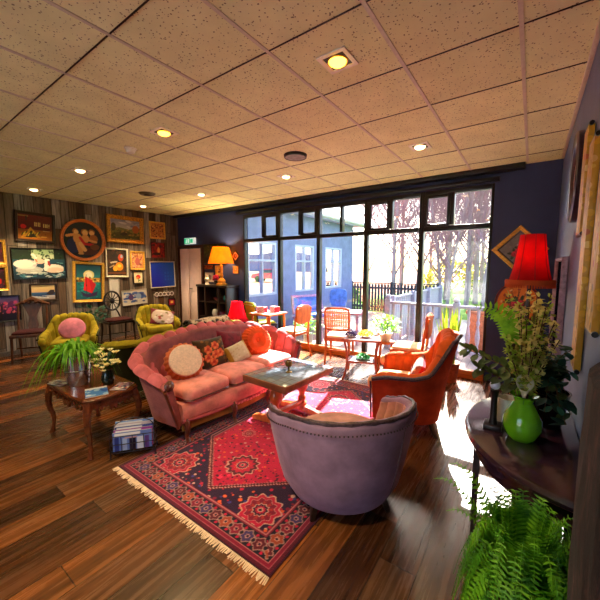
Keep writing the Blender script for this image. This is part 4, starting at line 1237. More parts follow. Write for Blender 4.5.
# small cloth covered table between the lime chair and the cream seat chair
M_cl = mat('pale_pink_cloth', (226, 190, 190), rough=0.9, var=0.06)
t = thing('window_table', 'small square wooden table with a pale cloth, between lime chair and cream seat chair', 'table', (-3.82, 4.36, 0))
MB().box((0, 0, 0.70), (0.48, 0.50, 0.03), M_org, bev=0.006).build('table_top', t)
for sx in (-1, 1):
    for sy in (-1, 1):
        MB().tube([(sx * 0.2, sy * 0.2, 0.69), (sx * 0.21, sy * 0.21, 0.0)], [0.022, 0.016], M_org).build('leg', t)
o = MB().box((-3.82, 4.36, 0.7195), (0.44, 0.46, 0.005), M_cl, bev=0.002).build('table_cloth'); tag(o, 'pale pink cloth on the little window table', 'tablecloth')
for k, (x, y, r_) in enumerate(((-3.90, 4.28, 0.2), (-3.74, 4.45, -0.3))):
    cv = Canvas(20, 14, (226, 214, 214)); cv.put((np.floor(cv.x * 6) + np.floor(cv.y * 4)) % 2 == 0, (206, 30, 50))
    t = thing('gift_box', ('red and white checked box beside the lime chair, on the cloth', 'red and white checked box nearest the window on the cloth')[k], 'box', (x, y, 0.7225), r_)
    MB().box((0, 0, 0.05), (0.17, 0.11, 0.10), mat('red_card', (206, 30, 50), rough=0.6), bev=0.004).build('box_body', t)
    canvas_mesh('checked_side', cv, 0.16, 0.09, painted(), t, (0, -0.0575, 0.05))
    canvas_mesh('checked_top', cv, 0.16, 0.10, painted(), t, (0, 0, 0.1015), plane='XY')

# ================================================================== display cabinet and the corner by the door
M_cab = wood('dark_cabinet_wood', (20, 12, 12), (50, 28, 24), rough=0.35)
M_cabw = wood('warm_cabinet_panel', (196, 140, 84), (232, 184, 126), rough=0.45)
cx0, cx1, cy0, cy1, ch = -6.12, -5.14, 4.56, 4.89, 1.14
t = thing('display_cabinet', 'dark wooden display cabinet with open shelves, under the yellow lamp', 'cabinet', ((cx0 + cx1) / 2, (cy0 + cy1) / 2, 0))
w, d = cx1 - cx0, cy1 - cy0
mb = MB(); mb.box((0, 0, ch - 0.025), (w + 0.04, d + 0.03, 0.05), M_cab, bev=0.008); mb.build('top', t)
mb = MB(); mb.box((0, 0, 0.05), (w, d, 0.1), M_cab, bev=0.006); mb.build('plinth', t)
for x in (-w / 2 + 0.025, -w / 2 + 0.27, 0.22, w / 2 - 0.025):
    mb = MB(); mb.box((x, 0, (ch + 0.05) / 2), (0.05, d, ch - 0.15), M_cab, bev=0.005); mb.build('upright', t)
mb = MB(); mb.box((0.13, d / 2 - 0.01, (ch + 0.05) / 2), (w - 0.32, 0.014, ch - 0.15), M_cabw); mb.build('back_panel', t)
mb = MB(); mb.box((-w / 2 + 0.15, d / 2 - 0.01, (ch + 0.05) / 2), (0.19, 0.014, ch - 0.15), M_door); mb.build('door_reflection_panel', t)  # pale sheet put in to paint the door's reflection
for z in (0.42, 0.76):
    for x0, x1 in ((-w / 2 + 0.05, -w / 2 + 0.245), (-w / 2 + 0.295, 0.195), (0.245, w / 2 - 0.05)):
        mb = MB(); mb.box(((x0 + x1) / 2, -0.01, z), (x1 - x0, d - 0.05, 0.022), M_cab, bev=0.003); mb.build('shelf', t)
def jar(name, label, cat, loc, prof, m, part='body', lid=None):
    t = thing(name, label, cat, loc)
    MB().lathe(prof, m, 24).build(part, t)
    if lid: MB().lathe(lid[0], lid[1], 24).build('lid', t)
    return t
M_cer1 = mat('plum_ceramic', (100, 40, 60), rough=0.25, coat=0.4); M_cer2 = mat('white_ceramic', (206, 198, 190), rough=0.25, coat=0.4, var=0.05); M_cer3 = mat('teal_ceramic', (40, 100, 110), rough=0.25, coat=0.4)
zb = 0.771 + 0.001
jar('ornament_bowl', 'dark plum bowl on the upper middle shelf of the cabinet', 'bowl', (-5.50, 4.66, zb), [(0.0, 0.0), (0.05, 0.0), (0.11, 0.06), (0.13, 0.09), (0.12, 0.09), (0.10, 0.06), (0.0, 0.015)], M_cer1)
jar('ornament_vase', 'teal jar on the narrow upper shelf of the cabinet by the lamp side', 'vase', (-5.28, 4.68, zb), [(0.0, 0.0), (0.045, 0.0), (0.075, 0.07), (0.06, 0.14), (0.03, 0.17), (0.04, 0.19), (0.03, 0.19), (0.0, 0.16)], M_cer3)
jar('ornament_vase', 'white jar on the lower middle shelf of the cabinet', 'vase', (-5.62, 4.66, 0.432), [(0.0, 0.0), (0.05, 0.0), (0.08, 0.08), (0.06, 0.16), (0.035, 0.18), (0.0, 0.18)], M_cer2)
jar('ornament_bowl', 'plum ceramic pot on the lower middle shelf beside the white jar', 'bowl', (-5.42, 4.66, 0.432), [(0.0, 0.0), (0.06, 0.0), (0.1, 0.08), (0.09, 0.14), (0.08, 0.14), (0.0, 0.03)], M_cer1)
jar('ornament_vase', 'small white figurine jar on top of the cabinet beside the yellow lamp', 'vase', (-5.86, 4.64, ch + 0.001), [(0.0, 0.0), (0.05, 0.0), (0.03, 0.05), (0.06, 0.12), (0.03, 0.17), (0.04, 0.20), (0.0, 0.21)], M_cer2)
M_mag = velvet('magenta_petals', (150, 24, 60))
t = thing('flower_ball', 'small dark magenta flower pot on the cabinet behind the yellow lamp', 'flowers', (-5.66, 4.74, ch + 0.001))
MB().lathe([(0.0, 0.0), (0.05, 0.0), (0.06, 0.09), (0.0, 0.09)], M_cab, 20).build('pot', t)
mb = MB(); rr = random.Random(2)
for k in range(40):
    a, b_ = rr.uniform(0, 2 * PI), rr.uniform(0, PI / 2); mb.ball((0.075 * math.cos(a) * math.sin(b_), 0.075 * math.sin(a) * math.sin(b_), 0.11 + 0.09 * math.cos(b_)), 0.024, M_mag, 6, 4)
mb.build('blooms', t)

# table lamps
def lamp(name, label, loc, prof, m_base, r0, r1, zb, zt, m_sh, energy, colr, flare_p=1.0, fringe=None, n=40, ribs=0, lit=True):
    t = thing(name, label, 'lamp', loc)
    MB().lathe(prof, m_base, 28).build('base', t)
    mb = MB(); K = 10
    pr = []
    for k in range(K + 1):
        s = k / K; pr.append((r0 + (r1 - r0) * (s ** flare_p), zb + (zt - zb) * s))
    pr2 = pr + [(r - 0.004, z) for r, z in pr[::-1]]
    mb.lathe(pr2 + [pr2[0]], m_sh, n * 3 if ribs else n, ripple=(lambda a: 1 + 0.012 * math.cos(ribs * a)) if ribs else None)
    mb.build('lamp_shade', t)
    if fringe:
        mb = MB()
        mb.lathe([(r0 + 0.003, zb + 0.035), (r0 + 0.008, zb + 0.02), (r0 + 0.004, zb - 0.004), (r0 - 0.004, zb - 0.004), (r0 - 0.002, zb + 0.035)], fringe, 60)
        for k in range(60):
            a = 2 * PI * k / 60; mb.tube([(r0 * math.cos(a), r0 * math.sin(a), zb), (r0 * math.cos(a), r0 * math.sin(a), zb - 0.028)], 0.006, fringe, 5)
        mb.build('shade_fringe', t)
    mbb = MB(); mbb.ball((0, 0, (zb + zt) / 2), 0.032, M_bulb if lit else M_cer2); mbb.build('bulb', t)
    MB().tube([(0, 0, prof[-1][1] - 0.01), (0, 0, zt - 0.01)], 0.005, M_brass, 6).build('harp', t)
    if energy:
        l = bpy.data.lights.new('lamp_light', 'POINT'); l.energy = energy; l.color = colr; l.shadow_soft_size = 0.04
        lo = bpy.data.objects.new('lamp_light', l); COL.objects.link(lo); lo.location = Vector(loc) + Vector((0, 0, (zb + zt) / 2 + 0.06))
    return t
def shade_mat(name, c, tr=0.6):
    g = NT(name); f = g.noise(g.coord(), 14, 4)
    col = g.ramp(f, [(0.3, tuple(x * 0.8 for x in lin(c)[:3]) + (1,)), (0.7, lin(c))])
    g.set(Base_Color=col, Roughness=0.85)
    tl = g.n('ShaderNodeBsdfTranslucent'); g.l(col, tl.inputs[0])
    mx = g.n('ShaderNodeMixShader'); mx.inputs[0].default_value = tr
    g.l(g.p.outputs[0], mx.inputs[1]); g.l(tl.outputs[0], mx.inputs[2]); g.l(mx.outputs[0], g.out.inputs[0])
    MATS[name] = g.m
    return g.m
M_shy = shade_mat('amber_lampshade_cloth', (240, 170, 50)); M_shr = shade_mat('red_lampshade_cloth', (220, 24, 40)); M_shm = shade_mat('crimson_pink_lampshade_cloth', (228, 20, 70))
M_gild = mat('gilt_wood', (206, 146, 48), rough=0.35, metal=0.4, var=0.15)
lamp('table_lamp', 'tall gilt table lamp with an amber cloth shade on the dark cabinet', (-5.40, 4.66, ch + 0.001), [(0.0, 0.0), (0.12, 0.0), (0.12, 0.03), (0.08, 0.05), (0.085, 0.10), (0.06, 0.13), (0.03, 0.16), (0.045, 0.2), (0.024, 0.25), (0.022, 0.38), (0.035, 0.41), (0.016, 0.44), (0.014, 0.5)], M_gild, 0.275, 0.17, 0.46, 0.81, M_shy, 22, (1, 0.7, 0.32))
t = thing('pedestal_table', 'small dark pedestal table under the crimson lamp', 'table', (-4.35, 4.10, 0))
MB().lathe([(0.0, 0.40), (0.20, 0.40), (0.21, 0.41), (0.20, 0.425), (0.0, 0.425)], M_cab, 32).build('table_top', t)
MB().lathe([(0.02, 0.40), (0.03, 0.36), (0.02, 0.2), (0.04, 0.1), (0.14, 0.02), (0.15, 0.0), (0.0, 0.0)], M_cab, 24).build('pedestal', t)
lamp('table_lamp', 'small lamp with a flared crimson pink shade, behind the far end of the pink sofa', (-4.35, 4.10, 0.426), [(0.0, 0.0), (0.06, 0.0), (0.06, 0.02), (0.02, 0.04), (0.035, 0.08), (0.012, 0.12), (0.01, 0.16)], M_cab, 0.215, 0.095, 0.13, 0.48, M_shm, 5, (1, 0.4, 0.3), 0.6, None, 40, 16)
# big red floor lamp by the picture wall
t = lamp('floor_lamp', 'floor lamp with a big bright red bell shade and fringe, before the blue corner', (-0.01, 3.22, 0), [(0.0, 0.0), (0.14, 0.0), (0.14, 0.02), (0.05, 0.04), (0.02, 0.07), (0.016, 0.8), (0.03, 0.84), (0.016, 0.88), (0.014, 1.40)], M_cab, 0.165, 0.085, 1.405, 1.80, M_shr, 0.5, (1, 0.5, 0.25), 0.55, shade_mat('orange_shade_band', (220, 100, 50), 0.4), 48, 0)
mb = MB()
for k in range(8):
    a = 2 * PI * (k + 0.3) / 8
    mb.tube([((0.165 + (0.085 - 0.165) * (s ** 0.55) + 0.001) * math.cos(a), (0.165 + (0.085 - 0.165) * (s ** 0.55) + 0.001) * math.sin(a), 1.405 + 0.395 * s) for s in [i / 8 for i in range(9)]], 0.0028, mat('crimson_seam', (150, 8, 24)), 5)
mb.build('shade_seams', t)

# ================================================================== PICTURES
G1 = mat('gold_leaf_frame', (196, 132, 40), rough=0.35, metal=0.35, var=0.3, scale=40, bump=0.8, bscale=90)
G2 = mat('yellow_gold_frame', (222, 168, 64), rough=0.4, metal=0.2, var=0.15, scale=40)
DK = wood('dark_brown_frame', (24, 14, 10), (56, 32, 20), rough=0.35)
BKF = mat('black_frame', (18, 16, 18), rough=0.35)
WHF = mat('pale_silver_frame', (206, 196, 180), rough=0.4, var=0.08)
ORW = wood('orange_pine_ring', (176, 84, 30), (230, 134, 58), rough=0.4)
PX = XL + 0.003
def lp(name, label, y0, y1, z0, z1, fw, fd, fm, cv, spin=0.0, liner=None, cat='picture'):
    return picture(name, label, (PX, (y0 + y1) / 2, (z0 + z1) / 2), PI / 2, y1 - y0, z1 - z0, fw, fd, fm, cv, spin, cat, liner)

# red barn still life
cv = Canvas(70, 60, (92, 18, 14)); cv.grad(0, 0.6, (110, 24, 18), (84, 16, 14)); cv.grad(0.6, 1, (150, 84, 20), (190, 110, 30))
for k in range(4): cv.rect(0.47 + 0.05 * k, 0.28, 0.50 + 0.05 * k, 0.45, (226, 190, 110)); cv.rect(0.73 + 0.05 * k, 0.32, 0.76 + 0.05 * k, 0.47, (226, 190, 110))
cv.rect(0.02, 0.05, 0.3, 0.1, (150, 120, 60)); cv.ell(0.16, 0.5, 0.08, 0.09, (226, 24, 24)); cv.ell(0.24, 0.16, 0.03, 0.1, (60, 40, 34))
cv.poly([(0.08, 0.95), (0.36, 0.5), (0.66, 0.92)], (216, 150, 30)); cv.poly([(0.2, 0.92), (0.38, 0.62), (0.54, 0.9)], (40, 26, 16))
for k in range(9): cv.line(0.1 + 0.06 * k, 0.86 - 0.05 * (k % 3), 0.15 + 0.06 * k, 0.74 - 0.04 * (k % 3), 0.014, (240, 206, 60) if k % 2 else (60, 80, 30))
cv.ell(0.75, 0.86, 0.1, 0.03, (236, 170, 70)); cv.rect(0.72, 0.6, 0.92, 0.64, (200, 150, 90)); cv.dabs(60, [(120, 30, 20), (70, 14, 10), (160, 70, 20)], (0.01, 0.02), al=0.5)
lp('framed_painting', 'dark framed red painting with a row of cream windows, high on the planks', 1.74, 2.33, 1.97, 2.50, 0.05, 0.04, DK, cv, R(2.5))
# round painting, three plump figures
cv = Canvas(80, 80, (20, 18, 30)); cv.ell(0.25, 0.65, 0.16, 0.2, (24, 30, 86)); cv.ell(0.6, 0.8, 0.25, 0.1, (84, 30, 22))
SK = (226, 156, 84); SK2 = (240, 186, 116); SK3 = (170, 96, 44)
cv.ell(0.31, 0.27, 0.07, 0.07, SK3); cv.ell(0.33, 0.29, 0.06, 0.06, SK2); cv.line(0.28, 0.36, 0.10, 0.40, 0.035, SK); cv.ell(0.36, 0.46, 0.11, 0.13, SK); cv.line(0.36, 0.6, 0.42, 0.82, 0.06, SK); cv.line(0.42, 0.6, 0.52, 0.76, 0.05, SK2); cv.ell(0.42, 0.86, 0.07, 0.03, SK)
cv.ell(0.54, 0.28, 0.09, 0.085, SK3); cv.ell(0.55, 0.30, 0.07, 0.075, SK2); cv.ell(0.55, 0.46, 0.10, 0.11, SK)
cv.ell(0.72, 0.27, 0.08, 0.075, SK3); cv.ell(0.72, 0.30, 0.065, 0.065, SK2); cv.ell(0.76, 0.46, 0.11, 0.12, SK3); cv.line(0.56, 0.48, 0.82, 0.54, 0.03, SK)
cv.line(0.42, 0.44, 0.52, 0.6, 0.035, (206, 20, 40)); cv.line(0.52, 0.6, 0.74, 0.62, 0.035, (206, 20, 40)); cv.ell(0.78, 0.68, 0.12, 0.08, (120, 60, 30)); cv.dabs(40, [(16, 14, 24), (40, 26, 20)], (0.01, 0.02), (0.1, 0.05, 0.9, 0.2))
t = thing('round_painting', 'large round painting of plump figures in an orange wooden ring frame', 'picture', (PX, 2.79, 2.06), PI / 2)
mb = MB(); frame_round(mb, 0.40, 0.41, prof_of(0.06, 0.045), ORW); mb.build('frame', t)
canvas_mesh('canvas', cv, 0.70, 0.72, painted(), t, (0, -0.014, 0), mask=((cv.x - 0.5) ** 2 + (cv.y - 0.5) ** 2 < 0.25))
# gold landscape
cv = Canvas(80, 60, (120, 110, 70)); cv.grad(0, 0.5, (130, 130, 150), (190, 180, 180)); cv.dabs(14, [(214, 206, 210), (110, 112, 140)], (0.03, 0.06), (0.05, 0.05, 0.95, 0.35), 0.7, 2.2)
cv.poly([(0, 0.5), (0.3, 0.4), (0.6, 0.48), (1, 0.36), (1, 1), (0, 1)], (112, 110, 54)); cv.poly([(0.0, 0.75), (0.5, 0.55), (1, 0.7), (1, 1), (0, 1)], (86, 74, 30)); cv.dabs(60, [(70, 66, 26), (140, 120, 50), (170, 130, 60), (50, 46, 20)], (0.015, 0.05), (0, 0.5, 1, 1), 0.8); cv.ell(0.85, 0.45, 0.12, 0.2, (170, 84, 40)); cv.ell(0.1, 0.4, 0.08, 0.2, (60, 60, 30)); cv.ell(0.45, 0.72, 0.1, 0.08, (60, 40, 24))
lp('framed_painting', 'large landscape painting in an ornate wide gold frame, top row', 3.23, 4.02, 2.05, 2.63, 0.085, 0.05, G1, cv, R(1))
# swans
cv = Canvas(90, 62, (16, 44, 40)); cv.grad(0, 0.35, (14, 22, 16), (30, 50, 30)); cv.grad(0.35, 1, (30, 70, 90), (16, 40, 60)); cv.rect(0.36, 0.0, 0.78, 0.3, (150, 172, 130)); cv.rect(0.36, 0.2, 0.78, 0.34, (190, 200, 170))
cv.dabs(50, [(16, 30, 20), (30, 60, 34), (60, 84, 50)], (0.015, 0.04), (0, 0, 1, 0.35), 0.8, 0.6)
cv.dabs(60, [(60, 130, 150), (20, 50, 70), (120, 170, 180), (12, 30, 30)], (0.01, 0.03), (0, 0.45, 1, 1), 0.8, 3)
Wt = (240, 226, 216); Wg = (196, 186, 196)
cv.ell(0.24, 0.52, 0.2, 0.16, Wg); cv.ell(0.2, 0.5, 0.18, 0.13, Wt); cv.ell(0.3, 0.7, 0.25, 0.12, Wt, 0.75); cv.line(0.4, 0.5, 0.43, 0.3, 0.022, Wt); cv.line(0.43, 0.3, 0.38, 0.18, 0.02, Wt); cv.ell(0.38, 0.2, 0.035, 0.04, Wt); cv.ell(0.5, 0.42, 0.1, 0.08, (230, 190, 170)); cv.line(0.42, 0.35, 0.44, 0.42, 0.014, (214, 90, 60))
cv.ell(0.76, 0.66, 0.2, 0.14, Wt); cv.ell(0.78, 0.72, 0.18, 0.09, (232, 196, 178)); cv.line(0.6, 0.72, 0.62, 0.4, 0.03, Wt); cv.ell(0.64, 0.38, 0.05, 0.05, Wt); cv.line(0.66, 0.42, 0.68, 0.56, 0.018, (190, 40, 30)); cv.dabs(16, [(240, 236, 230)], (0.01, 0.02), (0.1, 0.75, 0.9, 0.95), 0.7, 4)
lp('framed_painting', 'wide painting of two white swans on dark water', 1.66, 2.46, 1.31, 1.87, 0.014, 0.03, BKF, cv, R(-0.5))
# sailboat
cv = Canvas(56, 84, (20, 110, 120)); cv.grad(0, 0.45, (10, 60, 84), (40, 130, 130)); cv.ell(0.5, 0.3, 0.2, 0.13, (240, 226, 160)); cv.ell(0.5, 0.3, 0.13, 0.09, (255, 246, 214)); cv.rect(0, 0.38, 1, 0.5, (190, 140, 50)); cv.dabs(40, [(240, 206, 90), (120, 84, 30), (60, 50, 30)], (0.02, 0.04), (0, 0.36, 1, 0.5)); cv.grad(0.5, 1, (20, 120, 120), (14, 84, 100))
cv.dabs(50, [(40, 150, 146), (10, 90, 100)], (0.01, 0.03), (0, 0.5, 1, 1), 0.8, 2.5)
cv.poly([(0.30, 0.72), (0.36, 0.34), (0.58, 0.42), (0.78, 0.56), (0.62, 0.82)], (226, 24, 30)); cv.poly([(0.5, 0.4), (0.78, 0.56), (0.62, 0.82)], (196, 14, 30)); cv.poly([(0.2, 0.76), (0.46, 0.84), (0.84, 0.76), (0.8, 0.88), (0.5, 0.93), (0.28, 0.88)], (50, 30, 80)); cv.line(0.42, 0.84, 0.4, 0.3, 0.01, (60, 30, 20))
lp('framed_painting', 'painting of a red sailed boat on teal water in a yellow double frame', 2.55, 3.12, 0.82, 1.63, 0.05, 0.04, G2, cv, R(3), DK)
cv = Canvas(56, 40, (226, 190, 130)); cv.grad(0, 0.5, (236, 206, 140), (226, 180, 130)); cv.grad(0.5, 0.72, (70, 110, 160), (40, 70, 120)); cv.grad(0.72, 1, (206, 206, 216), (170, 150, 140)); cv.poly([(0.6, 0.62), (0.78, 0.36), (0.95, 0.34), (0.98, 0.6), (0.8, 0.72)], (50, 40, 50)); cv.line(0.05, 0.7, 0.6, 0.8, 0.03, (60, 90, 140)); cv.line(0.1, 0.78, 0.7, 0.88, 0.02, (236, 236, 240))
lp('framed_painting', 'small blue and sand coloured seascape below the swans', 1.87, 2.28, 0.91, 1.23, 0.03, 0.03, DK, cv, R(1))
for z0, z1, lb, cc in ((1.57, 1.99, 'dark red picture in a gold frame cut by the photo edge, upper of two', (74, 12, 24)), (1.13, 1.565, 'dark picture with a red blot in a gold frame, lower of two by the swans', (44, 10, 14))):
    cv = Canvas(30, 40, cc); cv.dabs(50, [(120, 16, 30), (30, 8, 20), (90, 30, 60)], (0.03, 0.07)); cv.ell(0.6, 0.65, 0.25, 0.2, (206, 20, 20)) if z0 < 1.5 else None
    lp('framed_painting', lb, 1.22, 1.60, z0, z1, 0.045, 0.04, G2, cv)
cv = Canvas(44, 44, (80, 40, 90)); cv.grad(0, 0.4, (60, 70, 120), (130, 60, 120)); cv.grad(0.6, 1, (40, 24, 50), (20, 14, 40)); cv.dabs(60, [(190, 60, 110), (90, 30, 90), (50, 30, 70), (220, 110, 120)], (0.03, 0.08), (0.2, 0.25, 1, 0.7)); cv.line(0.4, 0.9, 0.45, 0.4, 0.03, (30, 16, 24))
lp('framed_painting', 'purple and pink tree picture in a thin black frame, low by the carved hall chair', 1.28, 1.73, 0.60, 1.05, 0.018, 0.025, BKF, cv)
# still life
cv = Canvas(48, 64, (44, 26, 18)); cv.dabs(60, [(70, 40, 24), (30, 18, 14), (96, 56, 30)], (0.04, 0.09), al=0.6); cv.ell(0.62, 0.64, 0.2, 0.16, (226, 130, 20)); cv.ell(0.42, 0.72, 0.12, 0.1, (236, 160, 40)); cv.ell(0.62, 0.62, 0.1, 0.06, (250, 190, 70)); cv.ell(0.7, 0.3, 0.13, 0.14, (180, 60, 24)); cv.ell(0.74, 0.25, 0.06, 0.07, (150, 160, 190)); cv.line(0.2, 0.5, 0.5, 0.46, 0.03, (190, 170, 150)); cv.line(0.15, 0.68, 0.35, 0.6, 0.025, (170, 140, 110)); cv.rect(0.05, 0.86, 0.95, 0.92, (110, 60, 30))
lp('framed_painting', 'dark still life with oranges in a pale silver frame', 3.17, 3.64, 1.31, 1.93, 0.035, 0.035, WHF, cv, R(1.5))
cv = Canvas(36, 48, (196, 130, 80)); cv.dabs(60, [(220, 170, 110), (150, 80, 50), (226, 150, 130), (120, 70, 60)], (0.03, 0.08)); cv.ell(0.5, 0.55, 0.2, 0.25, (170, 84, 80))
lp('framed_painting', 'small peach coloured portrait in a light gold frame beside the still life', 3.69, 4.02, 1.46, 1.88, 0.035, 0.03, G2, cv, R(1))
cv = Canvas(30, 36, (228, 214, 180)); cv.ell(0.5, 0.45, 0.26, 0.2, (214, 34, 30)); cv.ell(0.4, 0.55, 0.14, 0.12, (236, 130, 30)); cv.line(0.5, 0.6, 0.5, 0.9, 0.03, (60, 100, 40)); cv.ell(0.66, 0.75, 0.12, 0.06, (80, 120, 50))
lp('framed_picture', 'tiny red flower picture in a dark frame, just above the blue banner', 3.73, 3.98, 1.14, 1.44, 0.03, 0.025, DK, cv)
cv = Canvas(44, 44, (180, 110, 50)); cv.dabs(120, [(70, 30, 16), (226, 170, 90), (120, 60, 26), (206, 130, 60)], (0.02, 0.05)); lp('framed_picture', 'square speckled brown picture in a light wood frame, topmost near the corner', 4.17, 4.57, 2.19, 2.59, 0.035, 0.03, G2, cv)
cv = Canvas(40, 44, (150, 20, 14)); cv.dabs(40, [(206, 34, 20), (110, 10, 10), (80, 10, 16)], (0.04, 0.1)); cv.ell(0.55, 0.5, 0.1, 0.2, (236, 150, 70)); cv.ell(0.4, 0.75, 0.3, 0.1, (50, 10, 14))
lp('framed_picture', 'fiery red unframed looking picture between the speckled square and the blue picture', 4.19, 4.54, 1.74, 2.11, 0.014, 0.025, mat('deep_red_frame', (90, 14, 12)), cv)
cv = Canvas(60, 60, (14, 40, 190)); cv.grad(0, 1, (10, 60, 190), (20, 20, 170)); a_ = np.clip((cv.x - 0.3) * 1.2, 0, 1)[..., None]; cv.a = cv.a * (1 - a_ * 0.6) + np.array((30, 140, 226)) / 255 * a_ * 0.6
for k in range(3):
    for j in range(3): cv.rect(0.56 + 0.13 * k, 0.40 + 0.13 * j, 0.64 + 0.13 * k, 0.48 + 0.13 * j, (20, 90, 214), 0.7)
t = lp('blue_picture', 'large bright blue picture in a white frame near the pale door', 4.14, 4.79, 1.03, 1.66, 0.022, 0.03, WHF, cv, R(-1))
cv = Canvas(60, 36, (216, 206, 200)); cv.dabs(50, [(60, 90, 170), (110, 140, 200), (40, 60, 130), (230, 220, 216)], (0.03, 0.09), (0.05, 0.2, 0.95, 0.85), 0.9, 1.5); cv.line(0.1, 0.55, 0.9, 0.5, 0.06, (50, 84, 170)); cv.ell(0.35, 0.5, 0.1, 0.2, (90, 60, 120)); cv.ell(0.65, 0.45, 0.12, 0.18, (150, 170, 210))
lp('wall_banner', 'blue and white printed banner hung above the mustard chair by the door', 3.47, 4.04, 0.68, 1.02, 0.012, 0.015, WHF, cv, R(-3))
M_wring = mat('white_ring_ceramic', (214, 204, 210), rough=0.4, var=0.05)
t = thing('hanging_ring_garland', 'row of five small white rings below the blue picture', 'wall ornament', (PX, 4.48, 0.87), PI / 2)
for k in range(5):
    mb = MB(); mb.tube([(-0.2 + 0.1 * k + 0.045 * math.cos(2 * PI * i / 20), -0.012, 0.045 * math.sin(2 * PI * i / 20)) for i in range(20)], 0.01, M_wring, 6, loop=True); mb.build('ring', t)
cv = Canvas(20, 20, (170, 20, 60)); cv.rect(0.3, 0.3, 0.75, 0.7, (226, 140, 40)); cv.ell(0.55, 0.5, 0.12, 0.12, (230, 220, 120))
lp('framed_picture', 'tiny magenta picture low beside the pale door', 4.57, 4.77, 0.56, 0.75, 0.02, 0.02, BKF, cv)
cv = Canvas(16, 60, (210, 202, 200)); cv.dabs(30, [(190, 184, 190), (224, 216, 210)], (0.03, 0.08))
lp('white_board', 'narrow whitewashed upright board behind the oval-back chair', 3.22, 3.43, 0.42, 1.29, 0.012, 0.02, WHF, cv)

# back wall
def bp(name, label, x0, x1, z0, z1, fw, fd, fm, cv, spin=0.0):
    return picture(name, label, ((x0 + x1) / 2, YB - 0.003, (z0 + z1) / 2), 0, x1 - x0, z1 - z0, fw, fd, fm, cv, spin)
cv = Canvas(44, 44, (62, 58, 30)); cv.dabs(140, [(96, 88, 40), (36, 40, 20), (130, 110, 50), (50, 60, 30)], (0.02, 0.05)); cv.line(0.4, 1, 0.45, 0.2, 0.02, (40, 26, 16))
bp('framed_painting', 'olive green woodland picture partly behind the yellow lampshade', -6.3, -5.62, 1.60, 2.06, 0.02, 0.025, DK, cv)
cv = Canvas(30, 12, (170, 70, 30)); cv.dabs(24, [(206, 100, 40), (130, 40, 20)], (0.06, 0.14))
bp('framed_picture', 'narrow rust red strip picture below the woodland picture', -6.3, -5.97, 1.47, 1.58, 0.012, 0.02, DK, cv)
cv = Canvas(30, 26, (226, 218, 206)); cv.rect(0.25, 0.25, 0.38, 0.8, (90, 40, 40)); cv.rect(0.46, 0.2, 0.56, 0.8, (40, 30, 34)); cv.rect(0.64, 0.28, 0.76, 0.8, (120, 50, 40))
bp('framed_picture', 'small white picture with dark upright shapes, above the cabinet near the door', -6.27, -5.98, 1.18, 1.40, 0.02, 0.02, WHF, cv)
cv = Canvas(26, 28, (206, 160, 60)); cv.ell(0.5, 0.5, 0.25, 0.22, (90, 50, 30)); cv.dabs(14, [(240, 206, 110), (150, 100, 40)], (0.04, 0.1))
bp('framed_picture', 'small mustard picture behind the lamp stem', -5.9, -5.66, 1.32, 1.56, 0.016, 0.02, G2, cv)
cv = Canvas(26, 26, (226, 206, 160)); cv.ell(0.5, 0.5, 0.3, 0.3, (90, 50, 40)); cv.ell(0.5, 0.45, 0.14, 0.14, (206, 140, 80))
bp('framed_picture', 'small diamond hung picture between the yellow lamp and window', -5.335, -5.145, 1.67, 1.86, 0.022, 0.02, DK, cv, R(45))
cv = Canvas(26, 26, (214, 110, 40)); cv.ell(0.5, 0.5, 0.3, 0.3, (150, 50, 24)); cv.ell(0.45, 0.45, 0.1, 0.12, (240, 170, 90))
bp('framed_picture', 'small orange square picture below the diamond one by the window', -5.315, -5.15, 1.39, 1.55, 0.016, 0.02, G1, cv)
# rose needlepoint diamond and round flower tray in the blue corner
def roses(cv, spots, leaf):
    for cx, cy, r in spots:
        for k in range(5): cv.ell(cx + r * 1.3 * math.cos(k * 1.25), cy + r * 1.3 * math.sin(k * 1.25), r * 0.9, r * 0.45, leaf if k % 2 else tuple(int(q * 0.7) for q in leaf), 1, k * 1.25)
    for cx, cy, r in spots:
        cv.ell(cx, cy, r, r, (170, 20, 44)); cv.ell(cx - r * 0.2, cy - r * 0.2, r * 0.7, r * 0.6, (214, 44, 70)); cv.ell(cx, cy, r * 0.35, r * 0.3, (130, 10, 30))
    return cv
cv = Canvas(64, 64, (120, 118, 112)); cv.dabs(90, [(130, 128, 122), (108, 106, 102)], (0.02, 0.05))
# the picture hangs on its corner, so the motif is turned with it
def rot(u, v):
    a = R(-45); x, y = u - 0.5, v - 0.5
    return 0.5 + x * math.cos(a) - y * math.sin(a), 0.5 + x * math.sin(a) + y * math.cos(a)
roses(cv, [(*rot(0.36, 0.66), 0.10), (*rot(0.58, 0.62), 0.10), (*rot(0.54, 0.44), 0.09), (*rot(0.44, 0.54), 0.07)], (40, 70, 40)); cv.ell(*rot(0.52, 0.26), 0.06, 0.06, (226, 214, 216)); cv.ell(*rot(0.47, 0.32), 0.04, 0.04, (206, 190, 200))
picture('needlepoint_picture', 'diamond hung rose needlepoint in a gold frame, in the blue corner behind the red lampshade', (-0.145, YB - 0.003, 1.755), 0, 0.425, 0.425, 0.045, 0.035, G2, cv, R(45), 'picture', DK)
cv = Canvas(70, 70, (226, 130, 40)); cv.dabs(60, [(236, 150, 56), (206, 110, 30)], (0.02, 0.05)); roses(cv, [(0.4, 0.55, 0.11), (0.58, 0.48, 0.09), (0.5, 0.7, 0.08), (0.62, 0.66, 0.09)], (50, 84, 40))
for k in range(26): cv.line(0.5, 0.55, 0.5 + 0.4 * math.cos(k * 0.53), 0.5 + 0.36 * math.sin(k * 0.53), 0.008, (90, 60, 30)); cv.ell(0.5 + 0.38 * math.cos(k * 0.53), 0.5 + 0.36 * math.sin(k * 0.53), 0.025, 0.02, (150, 60, 40) if k % 2 else (240, 200, 120))
